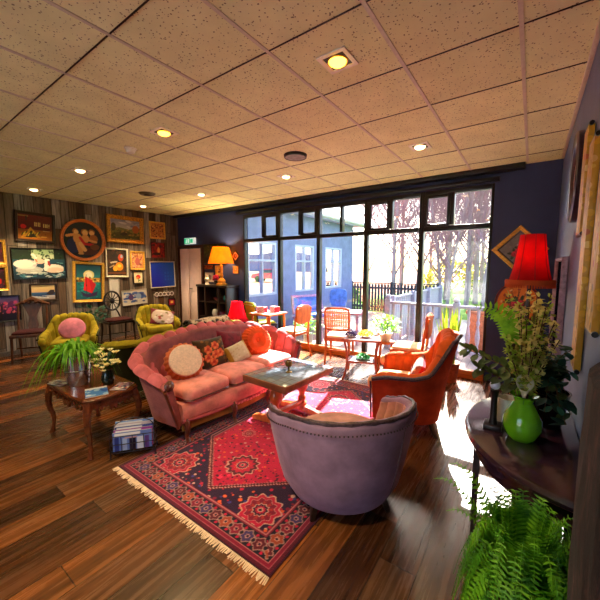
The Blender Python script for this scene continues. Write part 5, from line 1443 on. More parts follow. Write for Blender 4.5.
roses(cv, [(0.42, 0.55, 0.10), (0.58, 0.5, 0.09)], (50, 84, 40))
t = thing('hanging_flower_tray', 'round orange tray painted with roses, hung low in the blue corner', 'tray', (-0.13, YB - 0.003, 1.08))
mb = MB(); frame_round(mb, 0.245, 0.27, prof_of(0.03, 0.035), mat('plum_tray_rim', (110, 26, 40), rough=0.35)); mb.build('rim', t)
canvas_mesh('painted_face', cv, 0.435, 0.485, painted(), t, (0, -0.01, 0), mask=((cv.x - 0.5) ** 2 + (cv.y - 0.5) ** 2 < 0.25))

# picture wall beside the camera
RX = XR - 0.003
def rp(name, label, y0, y1, z0, z1, fw, fd, fm, cv, cat='picture'):
    return picture(name, label, (RX, (y0 + y1) / 2, (z0 + z1) / 2), -PI / 2, y1 - y0, z1 - z0, fw, fd, fm, cv, 0.0, cat)
FLR = None
def floral_frame_mat():
    g = NT('painted_floral_gold_frame'); co = g.coord()
    v = g.n('ShaderNodeTexVoronoi'); g.l(co, v.inputs['Vector']); v.inputs['Scale'].default_value = 26.0
    sp = g.n('ShaderNodeSeparateColor'); g.l(v.outputs['Color'], sp.inputs[0])
    c = g.ramp(sp.outputs[0], [(0.0, lin((226, 168, 34))), (0.45, lin((206, 140, 30))), (0.6, lin((120, 96, 24))), (0.75, lin((226, 180, 70))), (0.88, lin((176, 44, 36))), (1.0, lin((236, 206, 120)))])
    e = g.math('LESS_THAN', v.outputs['Distance'], 0.42)
    c = g.mix(e, lin((196, 140, 36)), c)
    g.set(Base_Color=c, Roughness=0.45); g.bump(v.outputs['Distance'], 0.6, 0.01)
    return g.m
FLR = floral_frame_mat()
def bell_pull(name, label, y0, y1, z0, z1, seed):
    """long narrow embroidered wall hanging on a batten, seen edge on"""
    t = thing(name, label, 'wall hanging', (RX, (y0 + y1) / 2, (z0 + z1) / 2), -PI / 2)
    w, h = y1 - y0, z1 - z0
    MB().box((0, -0.014, 0), (w, 0.026, h), FLR, bev=0.004).build('embroidered_panel', t)
    MB().tube([(-w / 2 - 0.015, -0.016, h / 2), (w / 2 + 0.015, -0.016, h / 2)], 0.011, BKF, 8).build('top_rod', t)
    MB().tube([(-w / 2 - 0.015, -0.016, -h / 2), (w / 2 + 0.015, -0.016, -h / 2)], 0.011, BKF, 8).build('bottom_rod', t)
    return t
bell_pull('embroidered_hanging', 'shortest gold floral wall hanging, hung high next to the dark oval plaque', 2.26, 2.42, 1.72, 2.27, 1)
bell_pull('embroidered_hanging', 'long gold floral wall hanging reaching down to the dark ivy', 1.98, 2.14, 1.05, 2.13, 2)
bell_pull('embroidered_hanging', 'gold floral wall hanging right above the rough timber post', 1.58, 1.74, 1.30, 2.13, 3)
t = thing('oval_mirror', 'dark oval framed plaque high on the grey wall near the corner', 'mirror', (RX, 2.86, 2.13), -PI / 2)
mb = MB(); frame_round(mb, 0.25, 0.29, prof_of(0.09, 0.04), mat('dark_plum_frame', (54, 22, 34), rough=0.3, coat=0.4)); mb.build('frame', t)
cv = Canvas(50, 50, (190, 130, 110)); cv.dabs(40, [(206, 160, 130), (150, 90, 80)], (0.04, 0.1)); canvas_mesh('face', cv, 0.33, 0.41, painted(), t, (0, -0.016, 0), mask=((cv.x - 0.5) ** 2 + (cv.y - 0.5) ** 2 < 0.25))
cv = Canvas(40, 50, (16, 18, 26)); cv.dabs(40, [(24, 26, 36), (12, 12, 18)], (0.05, 0.1))
rp('dark_picture', 'large black picture with a mauve frame edge, on the grey wall past the lamp', 3.12, 4.05, 0.72, 1.62, 0.03, 0.04, mat('mauve_grey_frame', (176, 146, 172), rough=0.5), cv, 'picture')
for c_ in COL.objects:
    if c_.name.startswith('canvas') and c_.parent and c_.parent.name.startswith('dark_picture'):
        c_.data.materials[0] = painted('matte_dark_canvas', 1.0, 0.0)

# ================================================================== PLANTS AND SMALL THINGS
def leaf_mat(name, c, c2, tr=0.35, rough=0.45):
    g = NT(name); f = g.noise(g.coord(), 26, 3)
    col = g.ramp(f, [(0.3, lin(c)), (0.7, lin(c2))])
    g.set(Base_Color=col, Roughness=rough); g.p.inputs['Specular IOR Level'].default_value = 0.35
    tl = g.n('ShaderNodeBsdfTranslucent'); g.l(col, tl.inputs[0])
    mx = g.n('ShaderNodeMixShader'); mx.inputs[0].default_value = tr
    g.l(g.p.outputs[0], mx.inputs[1]); g.l(tl.outputs[0], mx.inputs[2]); g.l(mx.outputs[0], g.out.inputs[0])
    return g.m
M_fern = leaf_mat('fern_green', (28, 80, 14), (84, 150, 28)); M_fernd = leaf_mat('deep_fern_green', (60, 130, 20), (136, 196, 46))
M_straplf = leaf_mat('bright_strap_green', (60, 124, 18), (140, 200, 50)); M_ivy = leaf_mat('dark_blue_green', (16, 50, 44), (44, 92, 76), 0.2)
M_euc = leaf_mat('olive_leaf', (50, 70, 36), (96, 110, 60), 0.25); M_snake = leaf_mat('yellow_green_blade', (90, 140, 20), (200, 206, 60))
M_brightl = leaf_mat('spring_green', (90, 170, 20), (170, 226, 60)); M_stem = mat('brown_stem', (90, 64, 40), rough=0.8)
M_soil = mat('dark_soil', (30, 20, 14), rough=0.95); M_silver = mat('galvanised_silver', (200, 202, 210), rough=0.22, metal=0.95, var=0.12, scale=12)

def strap(mb, base, ang, ln, rise, droop, w, m, rr):
    d = Vector((math.cos(ang), math.sin(ang), 0)); P = []; N = 9
    for k in range(N):
        s = k / (N - 1)
        P.append(Vector(base) + d * (ln * s) + Vector((0, 0, rise * math.sin(PI * min(1, s * 0.95)) - droop * s * s)))
    ww = [w * (0.5 + 0.5 * math.sin(PI * (0.1 + 0.8 * k / (N - 1)))) * (1 - (k / (N - 1)) ** 4) + 0.0006 for k in range(N)]
    mb.leaf(P, ww, m)

# fern in the silver bucket on the side table
rr = random.Random(11)
bx, by, bz = -3.25, 1.13, 0.5005
t = thing('bucket_fern', 'green arching fern in a shiny silver bucket on the carved side table', 'plant', (bx, by, bz))
mb = MB(); mb.lathe([(0.0, 0.0), (0.085, 0.0), (0.088, 0.01), (0.118, 0.26), (0.125, 0.265), (0.125, 0.275), (0.115, 0.275), (0.085, 0.02), (0.0, 0.015)], M_silver, 40)
mb.lathe([(0.103, 0.13), (0.107, 0.135), (0.104, 0.14)], M_silver, 40); mb.build('bucket', t)
MB().lathe([(0.0, 0.245), (0.112, 0.245), (0.112, 0.235)], M_soil, 24).build('soil', t)
mb = MB()
for k in range(120):
    a = rr.uniform(0, 2 * PI); r0 = rr.uniform(0, 0.06)
    long_ = rr.random() < 0.55
    ln = rr.uniform(0.12, 0.22) if not long_ else rr.uniform(0.2, 0.31)
    tow = math.cos(a - R(-22))
    if tow > 0.35 and long_: long_ = False; ln *= 0.65
    if math.cos(a - R(215)) > 0.2 and long_: ln *= 1.3
    strap(mb, (r0 * math.cos(a), r0 * math.sin(a), 0.245), a + rr.uniform(-.4, .4), ln, rr.uniform(0.07, 0.17), rr.uniform(0.02, 0.1) if not long_ else rr.uniform(0.2, 0.38), rr.uniform(0.008, 0.014), M_straplf if rr.random() < 0.6 else M_fernd, rr)
mb.build('fronds', t, clean=False)

# white flowers in a dark vase
t = thing('flower_vase', 'creamy white flowers in a dark little vase on the carved side table', 'flowers', (-3.03, 1.28, 0.5005))
MB().lathe([(0.0, 0.0), (0.04, 0.0), (0.055, 0.05), (0.045, 0.10), (0.03, 0.13), (0.04, 0.145), (0.03, 0.145), (0.0, 0.12)], mat('dark_green_glass', (14, 30, 20), rough=0.15, coat=0.5), 28).build('vase', t)
M_wfl = leaf_mat('cream_petals', (240, 226, 150), (252, 246, 214), 0.3); M_yel = mat('yellow_centre', (230, 180, 40))
mb = MB(); lf = MB(); st = MB()
for k in range(34):
    a = rr.uniform(0, 2 * PI); r = rr.uniform(0.02, 0.11); z = 0.19 + rr.uniform(-0.02, 0.13) - r * 0.3; c = Vector((r * math.cos(a), r * math.sin(a), z))
    st.tube([(0, 0, 0.12), c * 0.6 + Vector((0, 0, 0.05)), c], 0.002, M_fern, 4)
    for j in range(6):
        b_ = 2 * PI * j / 6; d = Vector((math.cos(b_), math.sin(b_), 0.75)); d = (d + Vector((math.cos(a), math.sin(a), 0)) * 0.3)
        mb.leaf([c, c + d * 0.014, c + d * 0.026], [0.005, 0.013, 0.005], M_wfl)
    mb.ball(c + Vector((0, 0, 0.004)), 0.006, M_yel, 6, 4)
    if k % 2 == 0: lf.leaf([c * 0.5 + Vector((0, 0, 0.08)), c * 0.8 + Vector((0, 0, 0.03)), c * 1.1 - Vector((0, 0, 0.01))], [0.004, 0.018, 0.002], M_ivy)
mb.build('blossoms', t, clean=False); lf.build('leaves', t, clean=False); st.build('stems', t)

# magazines on the side table
def magazine(label, loc, rz, w, h, cv, group=None):
    t = thing('magazine', label, 'magazine', loc, rz)
    MB().box((0, 0, 0.003), (w, h, 0.006), mat('magazine_paper', (220, 214, 214), rough=0.5, var=0.04), bev=0.001).build('pages', t)
    canvas_mesh('cover', cv, w, h, painted('glossy_cover', 0.2, 0.5), t, (0, 0, 0.0066), plane='XY')
    return t
cv = Canvas(20, 26, (70, 120, 200)); cv.dabs(16, [(220, 220, 236), (40, 70, 150), (160, 190, 230)], (0.06, 0.14)); cv.rect(0, 0, 1, 0.2, (226, 226, 240))
magazine('bright blue magazine near the table edge below the flowers', (-2.90, 1.13, 0.5), R(70), 0.16, 0.22, cv)
cv = Canvas(20, 26, (200, 190, 190)); cv.dabs(20, [(120, 70, 90), (230, 226, 226), (90, 90, 130)], (0.06, 0.14))
magazine('pale magazine lying under the front of the silver bucket, on the carved table', (-3.40, 1.03, 0.5), R(15), 0.17, 0.10, cv)
cv = Canvas(20, 26, (150, 120, 140)); cv.dabs(20, [(60, 50, 90), (220, 210, 206), (190, 90, 60)], (0.06, 0.14))
magazine('mauve magazine on the carved table beside the sofa arm', (-2.86, 1.32, 0.5), R(40), 0.13, 0.17, cv)

# wire magazine rack on the floor
M_wire = mat('dark_wire', (60, 56, 70), rough=0.3, metal=0.8)
t = thing('magazine_rack', 'wire magazine rack with handle, on the floor between carved table and sofa', 'magazine rack', (-2.60, 1.27, 0), R(52))
mb = MB(); w_, d_ = 0.33, 0.11
for y in (-d_ / 2, d_ / 2):
    for z in (0.05, 0.12, 0.19): mb.tube([(-w_ / 2, y * (1 + z), z), (w_ / 2, y * (1 + z), z)], 0.0035, M_wire, 6)
    for x in (-w_ / 2, -w_ / 4, 0, w_ / 4, w_ / 2): mb.tube([(x, y, 0.05), (x, y * 1.2, 0.19)], 0.003, M_wire, 6)
for z in (0.05, 0.12, 0.19):
    for x in (-w_ / 2, w_ / 2): mb.tube([(x, -d_ / 2 * (1 + z), z), (x, d_ / 2 * (1 + z), z)], 0.0035, M_wire, 6)
for x in (-0.1, 0, 0.1): mb.tube([(x, -d_ / 2, 0.05), (x, d_ / 2, 0.05)], 0.003, M_wire, 6)
for x in (-w_ / 2, w_ / 2):
    for y in (-d_ / 2, d_ / 2): mb.tube([(x, y, 0.05), (x, y * 1.1, 0.004)], 0.005, M_wire, 6)
mb.build('wire_basket', t)
MB().tube(catmull([(-w_ / 2, 0, 0.19), (-w_ / 2 + 0.04, 0, 0.27), (0, 0, 0.31), (w_ / 2 - 0.04, 0, 0.27), (w_ / 2, 0, 0.19)], 6), 0.004, M_wire, 6).build('handle', t)
specs = [((96, 120, 200), 'blue and white magazine at the front of the wire rack'), ((150, 60, 160), 'violet magazine second from the front in the wire rack'), ((60, 70, 150), 'navy magazine in the middle of the wire rack'), ((200, 180, 200), 'pale lilac magazine towards the back of the wire rack'), ((110, 140, 210), 'light blue magazine at the very back of the wire rack')]
for k, (c, lb) in enumerate(specs):
    cv = Canvas(36, 30, c); rs = cv.rs
    for j in range(5): cv.rect(0.05 + 0.19 * j, rs.uniform(0.25, 0.4), 0.05 + 0.19 * j + rs.uniform(0.1, 0.17), 1.0, [(40, 50, 120), (160, 180, 236), (30, 24, 50), (210, 214, 240), (90, 60, 140)][(j + k) % 5])
    cv.rect(0.05, 0.08, 0.7, 0.2, (230, 226, 240)); cv.rect(0.3, 0.3, 0.62, 0.36, (200, 160, 170))
    y = -0.042 + 0.021 * k
    p = Matrix.Translation((-2.60, 1.27, 0)) @ Matrix.Rotation(R(52), 4, 'Z') @ Vector((0.004 * (k % 3) - 0.004, y, 0.06))
    t = thing('magazine', lb, 'magazine', p, R(52)); t.rotation_euler = (R(-4), 0, R(52))
    hh = 0.15 + 0.014 * k
    MB().box((0, 0, hh / 2), (0.29, 0.007, hh), mat('magazine_paper', (220, 214, 214)), bev=0.001).build('pages', t)
    canvas_mesh('cover', cv, 0.29, hh, painted('glossy_cover', 0.2, 0.5), t, (0, -0.0042, hh / 2))

# things on the console
M_gv = mat('lime_green_glaze', (104, 176, 20), rough=0.12, var=0.1, scale=12, coat=0.8)
VX, VY, VZ = 0.005, 1.70, 0.7805
t = thing('green_vase', 'round glossy lime green vase with a flared lip on the console', 'vase', (VX, VY, VZ))
MB().lathe([(0.0, 0.0), (0.045, 0.0), (0.062, 0.02), (0.076, 0.06), (0.072, 0.10), (0.052, 0.14), (0.036, 0.17), (0.040, 0.19), (0.058, 0.205), (0.054, 0.205), (0.036, 0.19), (0.031, 0.17), (0.045, 0.14), (0.06, 0.10), (0.0, 0.03)], M_gv, 48).build('vase_body', t)
# bouquet: tall dried flower spikes, standing in the vase
M_dry = leaf_mat('dried_buff_floret', (214, 200, 112), (246, 234, 160), 0.55, 0.8); M_dry2 = leaf_mat('dried_green_floret', (140, 176, 56), (206, 220, 110), 0.55, 0.8)
t = thing('dried_bouquet', 'tall bouquet of buff and green flower spikes standing in the lime green vase', 'flowers', (VX, VY + 0.0, VZ + 0.11))
st = MB(); fl = MB(); rr = random.Random(21)
spikes = []
for k in range(44):
    a = rr.uniform(0, 2 * PI); sp = rr.uniform(0.02, 0.12); hgt = rr.uniform(0.28, 0.55)
    top = Vector((sp * math.cos(a) * 1.0 + 0.0, sp * math.sin(a) + 0.02, hgt)); b0 = Vector((rr.uniform(-0.012, 0.012), rr.uniform(-0.012, 0.012), 0.0))
    mid = b0.lerp(top, 0.45) * 0.8 + Vector((0, 0, 0.06)) * 0.5; P = catmull([b0, Vector((b0.x * 1.2, b0.y * 1.2, 0.10)), mid + Vector((0, 0, 0.02)), top], 5)
    st.tube(P, 0.0022, M_stem, 5); spikes.append(P)
    m_ = M_dry if rr.random() < 0.6 else M_dry2
    for j in range(30):
        s = rr.uniform(0.38, 1.0); i = s * (len(P) - 1); i0 = min(len(P) - 2, int(i)); c = P[i0].lerp(P[i0 + 1], i - i0)
        wd_ = 0.024 * (1.25 - s * 0.8); d = Vector((rr.uniform(-1, 1), rr.uniform(-1, 1), rr.uniform(-0.4, 0.9)))
        c = c + d * wd_
        for q in range(2):
            e = Vector((rr.uniform(-1, 1), rr.uniform(-1, 1), rr.uniform(-0.6, 1))).normalized()
            fl.leaf([c, c + e * 0.010, c + e * 0.022], [0.004, 0.010, 0.003], m_)
st.build('stems', t); fl.build('florets', t, clean=False)
# fern sprig and calla: separate stems tucked in
def frond(mb, P, w, m, n=22, tip=0.15, up=Vector((0, 0, 1)), lw=0.30, s0=0.0):
    """a pinnate frond along P: paired leaflets, longest low down"""
    P = resample(P, n + 1)
    for k in range(1, n + 1):
        s = k / n
        if s < s0: continue
        t_ = (P[k] - P[k - 1]).normalized(); sd = t_.cross(up)
        sd = sd.normalized() if sd.length > 1e-3 else Vector((1, 0, 0))
        L = w * (math.sin(PI * min(1.0, 0.18 + 0.82 * s)) ** 0.8) + w * tip * (1 - s)
        for g_ in (-1, 1):
            d = (sd * g_ + t_ * 0.35).normalized(); nn = up * 0.10
            b0 = P[k]; hw = L * lw * 0.5 if L * lw * 0.5 < 0.010 else 0.010
            mb.leaf([b0, b0 + d * L * 0.5 + nn * L * 0.3, b0 + d * L - nn * L * 0.6], [hw * 0.7, hw, hw * 0.15], m, 0.15, t_)
    mb.tube(P, [0.0018 * (1 - 0.7 * i / n) + 0.0004 for i in range(n + 1)], m, 4)
t = thing('fern_sprig', 'bright green fern sprig leaning out over the window side of the dried bouquet', 'leaves', (VX - 0.012, VY, VZ + 0.13))
mb = MB()
frond(mb, catmull([(0, 0, 0), (-0.01, 0.0, 0.2), (-0.03, 0.0, 0.35), (-0.11, 0.0, 0.44), (-0.21, -0.02, 0.455)], 6), 0.075, M_brightl, 30, up=Vector((0.1, -0.9, 0.4)), lw=0.4, s0=0.52)
frond(mb, catmull([(0, 0, 0), (0.0, 0.01, 0.2), (-0.02, 0.02, 0.33), (-0.08, 0.04, 0.40), (-0.17, 0.05, 0.40)], 6), 0.07, M_brightl, 26, up=Vector((0.2, -0.8, 0.5)), lw=0.4, s0=0.55)
mb.build('fronds', t, clean=False)
t = thing('calla_flower', 'single pale cream calla bloom at the vase mouth', 'flowers', (VX, VY - 0.04, VZ + 0.195))
M_calla = leaf_mat('pale_calla', (206, 200, 176), (230, 224, 206), 0.3)
mb = MB(); n = 18; rings = []
for k in range(7):
    s = k / 6; r = 0.005 + 0.028 * s ** 1.4
    rings.append([Vector((r * math.cos(2 * PI * j / n) , r * math.sin(2 * PI * j / n) * 0.8 + 0.0, 0.075 * s + (0.03 * s * s) * math.cos(2 * PI * j / n - PI / 2))) for j in range(n)])
mb.loft(rings, M_calla, True, False); mb.build('spathe', t)
MB().tube([(0, 0.02, -0.08), (0, 0.006, -0.02), (0, 0, 0.01)], 0.004, M_fern, 6).build('stem', t)
t = thing('eucalyptus_branch', 'branch of dark oval leaves reaching from the vase towards the window', 'leaves', (VX - 0.01, VY - 0.012, VZ + 0.13))
mb = MB(); lf = MB()
for P in (catmull([(0, 0, 0), (-0.02, -0.01, 0.12), (-0.07, -0.01, 0.19), (-0.15, -0.01, 0.22), (-0.225, -0.01, 0.25)], 6), catmull([(0, 0, 0), (-0.03, 0.0, 0.10), (-0.09, -0.01, 0.14), (-0.17, -0.01, 0.165)], 6)):
    mb.tube(P, 0.002, M_stem, 5)
    for k in range(6, len(P), 2):
        for sg in (-1, 1):
            c = P[k]; d = Vector((-0.45 + rr.uniform(-0.3, 0.3), sg * 0.5, sg * 0.55 + rr.uniform(-0.3, 0.3))).normalized(); L = rr.uniform(0.04, 0.062)
            lf.leaf([c, c + d * L * 0.35, c + d * L * 0.7, c + d * L], [0.004, 0.015, 0.016, 0.003], M_euc, 0.2)
mb.build('branch', t); lf.build('leaves', t, clean=False)
# dark candle stand with a glass ball, cream jar
M_kb = mat('dark_bronze', (30, 20, 24), rough=0.3, metal=0.4)
t = thing('candle_stand', 'dark upright candle stand topped by a pale glass ball, beside the green vase', 'candle holder', (-0.108, 1.735, VZ))
MB().box((0, 0, 0.012), (0.075, 0.075, 0.024), M_kb, bev=0.004).build('base', t)
MB().lathe([(0.0, 0.024), (0.02, 0.024), (0.015, 0.05), (0.013, 0.15), (0.018, 0.175), (0.022, 0.19), (0.0, 0.19)], M_kb, 20).build('stem', t)
MB().ball((0, 0, 0.212), 0.023, mat('pale_glass_ball', (206, 206, 236), rough=0.08, coat=1.0), 20, 12).build('glass_ball', t)
jar('cream_jar', 'cream cup shaped jar half hidden behind the green vase', 'jar', (-0.062, 1.83, VZ), [(0.0, 0.0), (0.035, 0.0), (0.042, 0.03), (0.045, 0.13), (0.04, 0.13), (0.037, 0.03), (0.0, 0.01)], M_cer2)
# dark ivy in a black pot on the console
t = thing('potted_ivy', 'dark blue-green leafy plant in a black pot, on the console against the grey wall', 'plant', (0.10, 1.93, VZ))
MB().lathe([(0.0, 0.0), (0.06, 0.0), (0.085, 0.16), (0.09, 0.17), (0.08, 0.17), (0.06, 0.02), (0.0, 0.14)], mat('black_pot_glaze', (20, 16, 22), rough=0.2, coat=0.5), 32).build('pot', t)
st = MB(); lf = MB(); rr = random.Random(31)
for k in range(26):
    a = rr.uniform(0, 2 * PI); ex = rr.uniform(0.04, 0.17); dx = math.cos(a) * ex; dy = math.sin(a) * ex * 1.6
    dx = min(dx, 0.07); z = rr.uniform(0.16, 0.46) - ex * 0.3
    P = catmull([(0, 0, 0.13), (dx * 0.3, dy * 0.3, 0.2 + z * 0.3), (dx, dy, z)], 5); st.tube(P, 0.0018, M_stem, 4)
    for j in range(4, len(P), 2):
        c = P[j]
        for q in range(2):
            d = Vector((rr.uniform(-1, 0.5), rr.uniform(-1, 1), rr.uniform(-0.7, 0.5))).normalized(); L = rr.uniform(0.045, 0.075)
            if c.x + d.x * L > 0.10: d.x = -abs(d.x)
            lf.leaf([c, c + d * L * 0.3, c + d * L * 0.65, c + d * L], [0.006, L * 0.34, L * 0.30, 0.003], M_ivy if rr.random() < 0.8 else M_euc, 0.2)
st.build('stems', t); lf.build('leaves', t, clean=False)

# big fern in its stand, in front of the console
FX, FY = 0.03, 1.14
t = thing('fern_in_stand', 'big bushy bright green fern in a wicker stand on the floor, before the console', 'plant', (FX, FY, 0))
M_wick = wood('wicker_cane', (110, 70, 34), (176, 124, 66), rough=0.6, grain=(30, 30, 30))
mb = MB()
for k in range(26):
    a = 2 * PI * k / 26; mb.tube([(0.10 * math.cos(a), 0.10 * math.sin(a), 0.0), (0.115 * math.cos(a), 0.115 * math.sin(a), 0.2), (0.14 * math.cos(a), 0.14 * math.sin(a), 0.50)], 0.0075, M_wick, 6)
for z, r in ((0.03, 0.105), (0.16, 0.113), (0.48, 0.14), (0.495, 0.143)): mb.tube([(r * math.cos(2 * PI * k / 36), r * math.sin(2 * PI * k / 36), z) for k in range(36)], 0.009, M_wick, 6, loop=True)
mb.build('wicker_stand', t)
MB().lathe([(0.0, 0.31), (0.08, 0.31), (0.12, 0.49), (0.125, 0.51), (0.11, 0.51), (0.0, 0.49)], mat('terracotta_pot', (150, 80, 50), rough=0.7), 32).build('pot', t)
rr = random.Random(41); mb = MB()
for k in range(210):
    a = 2 * PI * (k * 0.381966) + rr.uniform(-0.2, 0.2); s = (k + 0.5) / 210
    ln = 0.06 + 0.105 * s ** 0.7 + rr.uniform(-0.02, 0.02); rise = 0.345 - 0.13 * s + rr.uniform(-0.03, 0.03); dr = 0.02 + 0.40 * s ** 1.5 + rr.uniform(0, 0.06)
    if math.cos(a) > 0 and ln * math.cos(a) > 0.13: ln = 0.13 / math.cos(a)
    d = Vector((math.cos(a), math.sin(a), 0)); P = []
    for q in range(8):
        u = q / 7; P.append(Vector((0.03 * math.cos(a), 0.03 * math.sin(a), 0.50)) + d * ln * u ** 0.8 + Vector((0, 0, rise * math.sin(PI * 0.62 * min(1, u * 1.0)) - dr * u ** 2.2)))
    frond(mb, P, rr.uniform(0.024, 0.036), M_fern if rr.random() < 0.4 else M_fernd, 26)
for a, ln, z in ((178, 0.27, 0.33), (160, 0.25, 0.36), (196, 0.22, 0.28)):
    d = Vector((math.cos(R(a)), math.sin(R(a)), 0)); frond(mb, [Vector((0, 0, 0.47)) + d * ln * u + Vector((0, 0, z * math.sin(PI * 0.6 * u) * 1.05)) for u in [i / 8 for i in range(9)]], 0.042, M_fernd, 30)
mb.build('fronds', t, clean=False)

# rough timber post beside the camera
def bark_mat():
    g = NT('rough_weathered_timber'); x, y, z = g.sep(g.coord())
    f = g.noise(g.comb(g.math('MULTIPLY', x, 34.0), g.math('MULTIPLY', y, 34.0), g.math('MULTIPLY', z, 6.0)), 1.0, 8, 0.8)
    f2 = g.noise(g.coord(), 9.0, 4)
    c = g.ramp(f, [(0.3, lin((4, 2, 3))), (0.48, lin((26, 12, 13))), (0.6, lin((84, 46, 42))), (0.72, lin((130, 84, 74)))]); c = g.mix(g.math('MULTIPLY', f2, 0.6), c, lin((36, 20, 24)))
    g.set(Base_Color=c, Roughness=0.8); g.bump(f, 0.9, 0.02)
    return g.m
mb = MB(); rings = []; n = 40
for k in range(40):
    z = 1.43 * k / 39; ring = []
    for j in range(n):
        a = 2 * PI * j / n; q = 1 + 0.12 * mnoise.noise(Vector((math.cos(a) * 1.6, math.sin(a) * 1.6, z * 2.2))) + 0.10 * mnoise.noise(Vector((math.cos(a) * 5, math.sin(a) * 5, z * 5)))
        ca, sa = math.cos(a), math.sin(a)
        ring.append(Vector((0.062 * math.copysign(abs(ca) ** 0.6, ca) * q, 0.10 * math.copysign(abs(sa) ** 0.6, sa) * q, z - 0.05 * (1 - ca) * (k / 39) ** 8)))
    rings.append(ring)
mb.loft(rings, bark_mat()); o = mb.build('timber_post', None, (0.165, 0.80, 0.0), sharp=1.2); tag(o, 'rough dark weathered timber post standing against the grey wall beside the fern', 'post')

# plants at the window
t = thing('snake_plant', 'tall yellow-green snake plant in a pot behind the rust armchair', 'plant', (-0.83, 4.62, 0))
MB().lathe([(0.0, 0.0), (0.09, 0.0), (0.13, 0.26), (0.14, 0.27), (0.125, 0.27), (0.0, 0.24)], mat('terracotta_pot', (150, 80, 50)), 32).build('pot', t)
rr = random.Random(51); mb = MB()
for k in range(18):
    a = rr.uniform(0, 2 * PI); r = rr.uniform(0.01, 0.07); hh = rr.uniform(0.45, 0.86); ln = rr.uniform(0.02, 0.14)
    P = [Vector((r * math.cos(a) + ln * math.cos(a) * u * u, r * math.sin(a) + ln * math.sin(a) * u * u * 0.6, 0.23 + hh * u)) for u in [i / 7 for i in range(8)]]
    sd = Vector((-math.sin(a + rr.uniform(-1, 1)), math.cos(a), 0))
    mb.leaf(P, [0.014, 0.02, 0.025, 0.027, 0.026, 0.022, 0.014, 0.001], M_snake, 0.3, sd)
mb.build('blades', t, clean=False)
def bushy(name, label, loc, pot, ph, m, n, rad, hgt, seed, L=(0.05, 0.09), zc=None):
    t = thing(name, label, 'plant', loc)
    MB().lathe([(0.0, 0.0), (0.08, 0.0), (0.11, ph - 0.01), (0.12, ph), (0.105, ph), (0.0, ph - 0.03)], pot, 28).build('pot', t)
    rr = random.Random(seed); mb = MB(); st = MB()
    for k in range(n):
        a = rr.uniform(0, 2 * PI); r = rad * math.sqrt(rr.random()); z = ph + rr.uniform(0.02, hgt) * (1 - 0.4 * r / rad); c = Vector((r * math.cos(a), r * math.sin(a), z))
        if k % 5 == 0: st.tube([(0, 0, ph - 0.03), c * 0.5 + Vector((0, 0, ph * 0.5)), c], 0.0025, M_fern, 4)
        d = Vector((math.cos(a) + rr.uniform(-.7, .7), math.sin(a) + rr.uniform(-.7, .7), rr.uniform(-0.5, 0.9))).normalized(); l = rr.uniform(*L)
        mb.leaf([c, c + d * l * 0.35, c + d * l * 0.7, c + d * l], [0.004, l * 0.24, l * 0.2, 0.001], m)
    st.build('stems', t); mb.build('leaves', t, clean=False)
    return t
M_wpot = mat('white_pot', (214, 206, 196), rough=0.4, var=0.05)
t = thing('plant_stool', 'small orange wooden stool under the bright leafy plant by the window', 'stool', (-1.75, 4.64, 0))
MB().lathe([(0.0, 0.40), (0.15, 0.40), (0.155, 0.41), (0.15, 0.425), (0.0, 0.425)], M_org, 32).build('seat', t)
for k in range(3):
    a = 2 * PI * k / 3 + 0.4; MB().tube([(0.1 * math.cos(a), 0.1 * math.sin(a), 0.40), (0.15 * math.cos(a), 0.15 * math.sin(a), 0.0)], [0.016, 0.012], M_org).build('leg', t)
bushy('leafy_plant', 'bright spring green leafy plant beside the tea table at the window', (-1.75, 4.64, 0.4255), M_wpot, 0.13, M_brightl, 170, 0.19, 0.32, 61)
bushy('dark_plant', 'dark leafy plant between the mustard armchair and the planks', (-6.55, 2.55, 0), mat('black_pot_glaze', (20, 16, 22)), 0.5, M_ivy, 90, 0.22, 0.35, 62, (0.09, 0.16))

# flowers, herbs and dish on the tea table
def tt(x, y, z): return Matrix.Translation((-1.86, 4.08, 0)) @ Matrix.Rotation(R(22), 4, 'Z') @ Vector((x * 0.9, y * 0.9, z * 0.94))
M_yf = leaf_mat('yellow_petals', (236, 180, 40), (250, 220, 100), 0.3); M_pf = leaf_mat('purple_herb', (60, 40, 90), (110, 90, 130), 0.2)
def heap(name, label, cat, loc, m, n, rad, hgt, seed, dish, dprof):
    t = thing(name, label, cat, loc); MB().lathe(dprof, dish, 28).build('dish', t)
    rr = random.Random(seed); mb = MB()
    for k in range(n):
        a = rr.uniform(0, 2 * PI); r = rad * math.sqrt(rr.random()); c = Vector((r * math.cos(a), r * math.sin(a), 0.02 + hgt * (1 - (r / rad) ** 2) * rr.uniform(0.3, 1)))
        for q in range(4):
            d = Vector((rr.uniform(-1, 1), rr.uniform(-1, 1), rr.uniform(0, 1))).normalized(); mb.leaf([c, c + d * 0.015, c + d * 0.03], [0.004, 0.011, 0.003], m)
    mb.build('petals', t, clean=False); return t
dp = [(0.0, 0.0), (0.05, 0.0), (0.10, 0.02), (0.105, 0.024), (0.095, 0.024), (0.05, 0.008), (0.0, 0.008)]
heap('flower_dish', 'heap of yellow flowers in a dish on the tea table', 'flowers', tt(0.06, 0.02, 0.6075), M_yf, 80, 0.11, 0.08, 71, M_wpot, dp)
heap('herb_dish', 'dish of dark purple sprigs at the sofa side of the tea table', 'flowers', tt(-0.16, -0.03, 0.6075), M_pf, 60, 0.08, 0.09, 72, M_wpot, [(r * 0.7, z) for r, z in dp])
heap('green_dish', 'green leafy dish on the lower shelf of the tea table', 'dish', tt(0.02, 0.0, 0.2775), leaf_mat('mint_green', (60, 160, 90), (110, 206, 130), 0.2), 60, 0.09, 0.05, 73, mat('mint_bowl', (90, 190, 130), rough=0.3), dp)

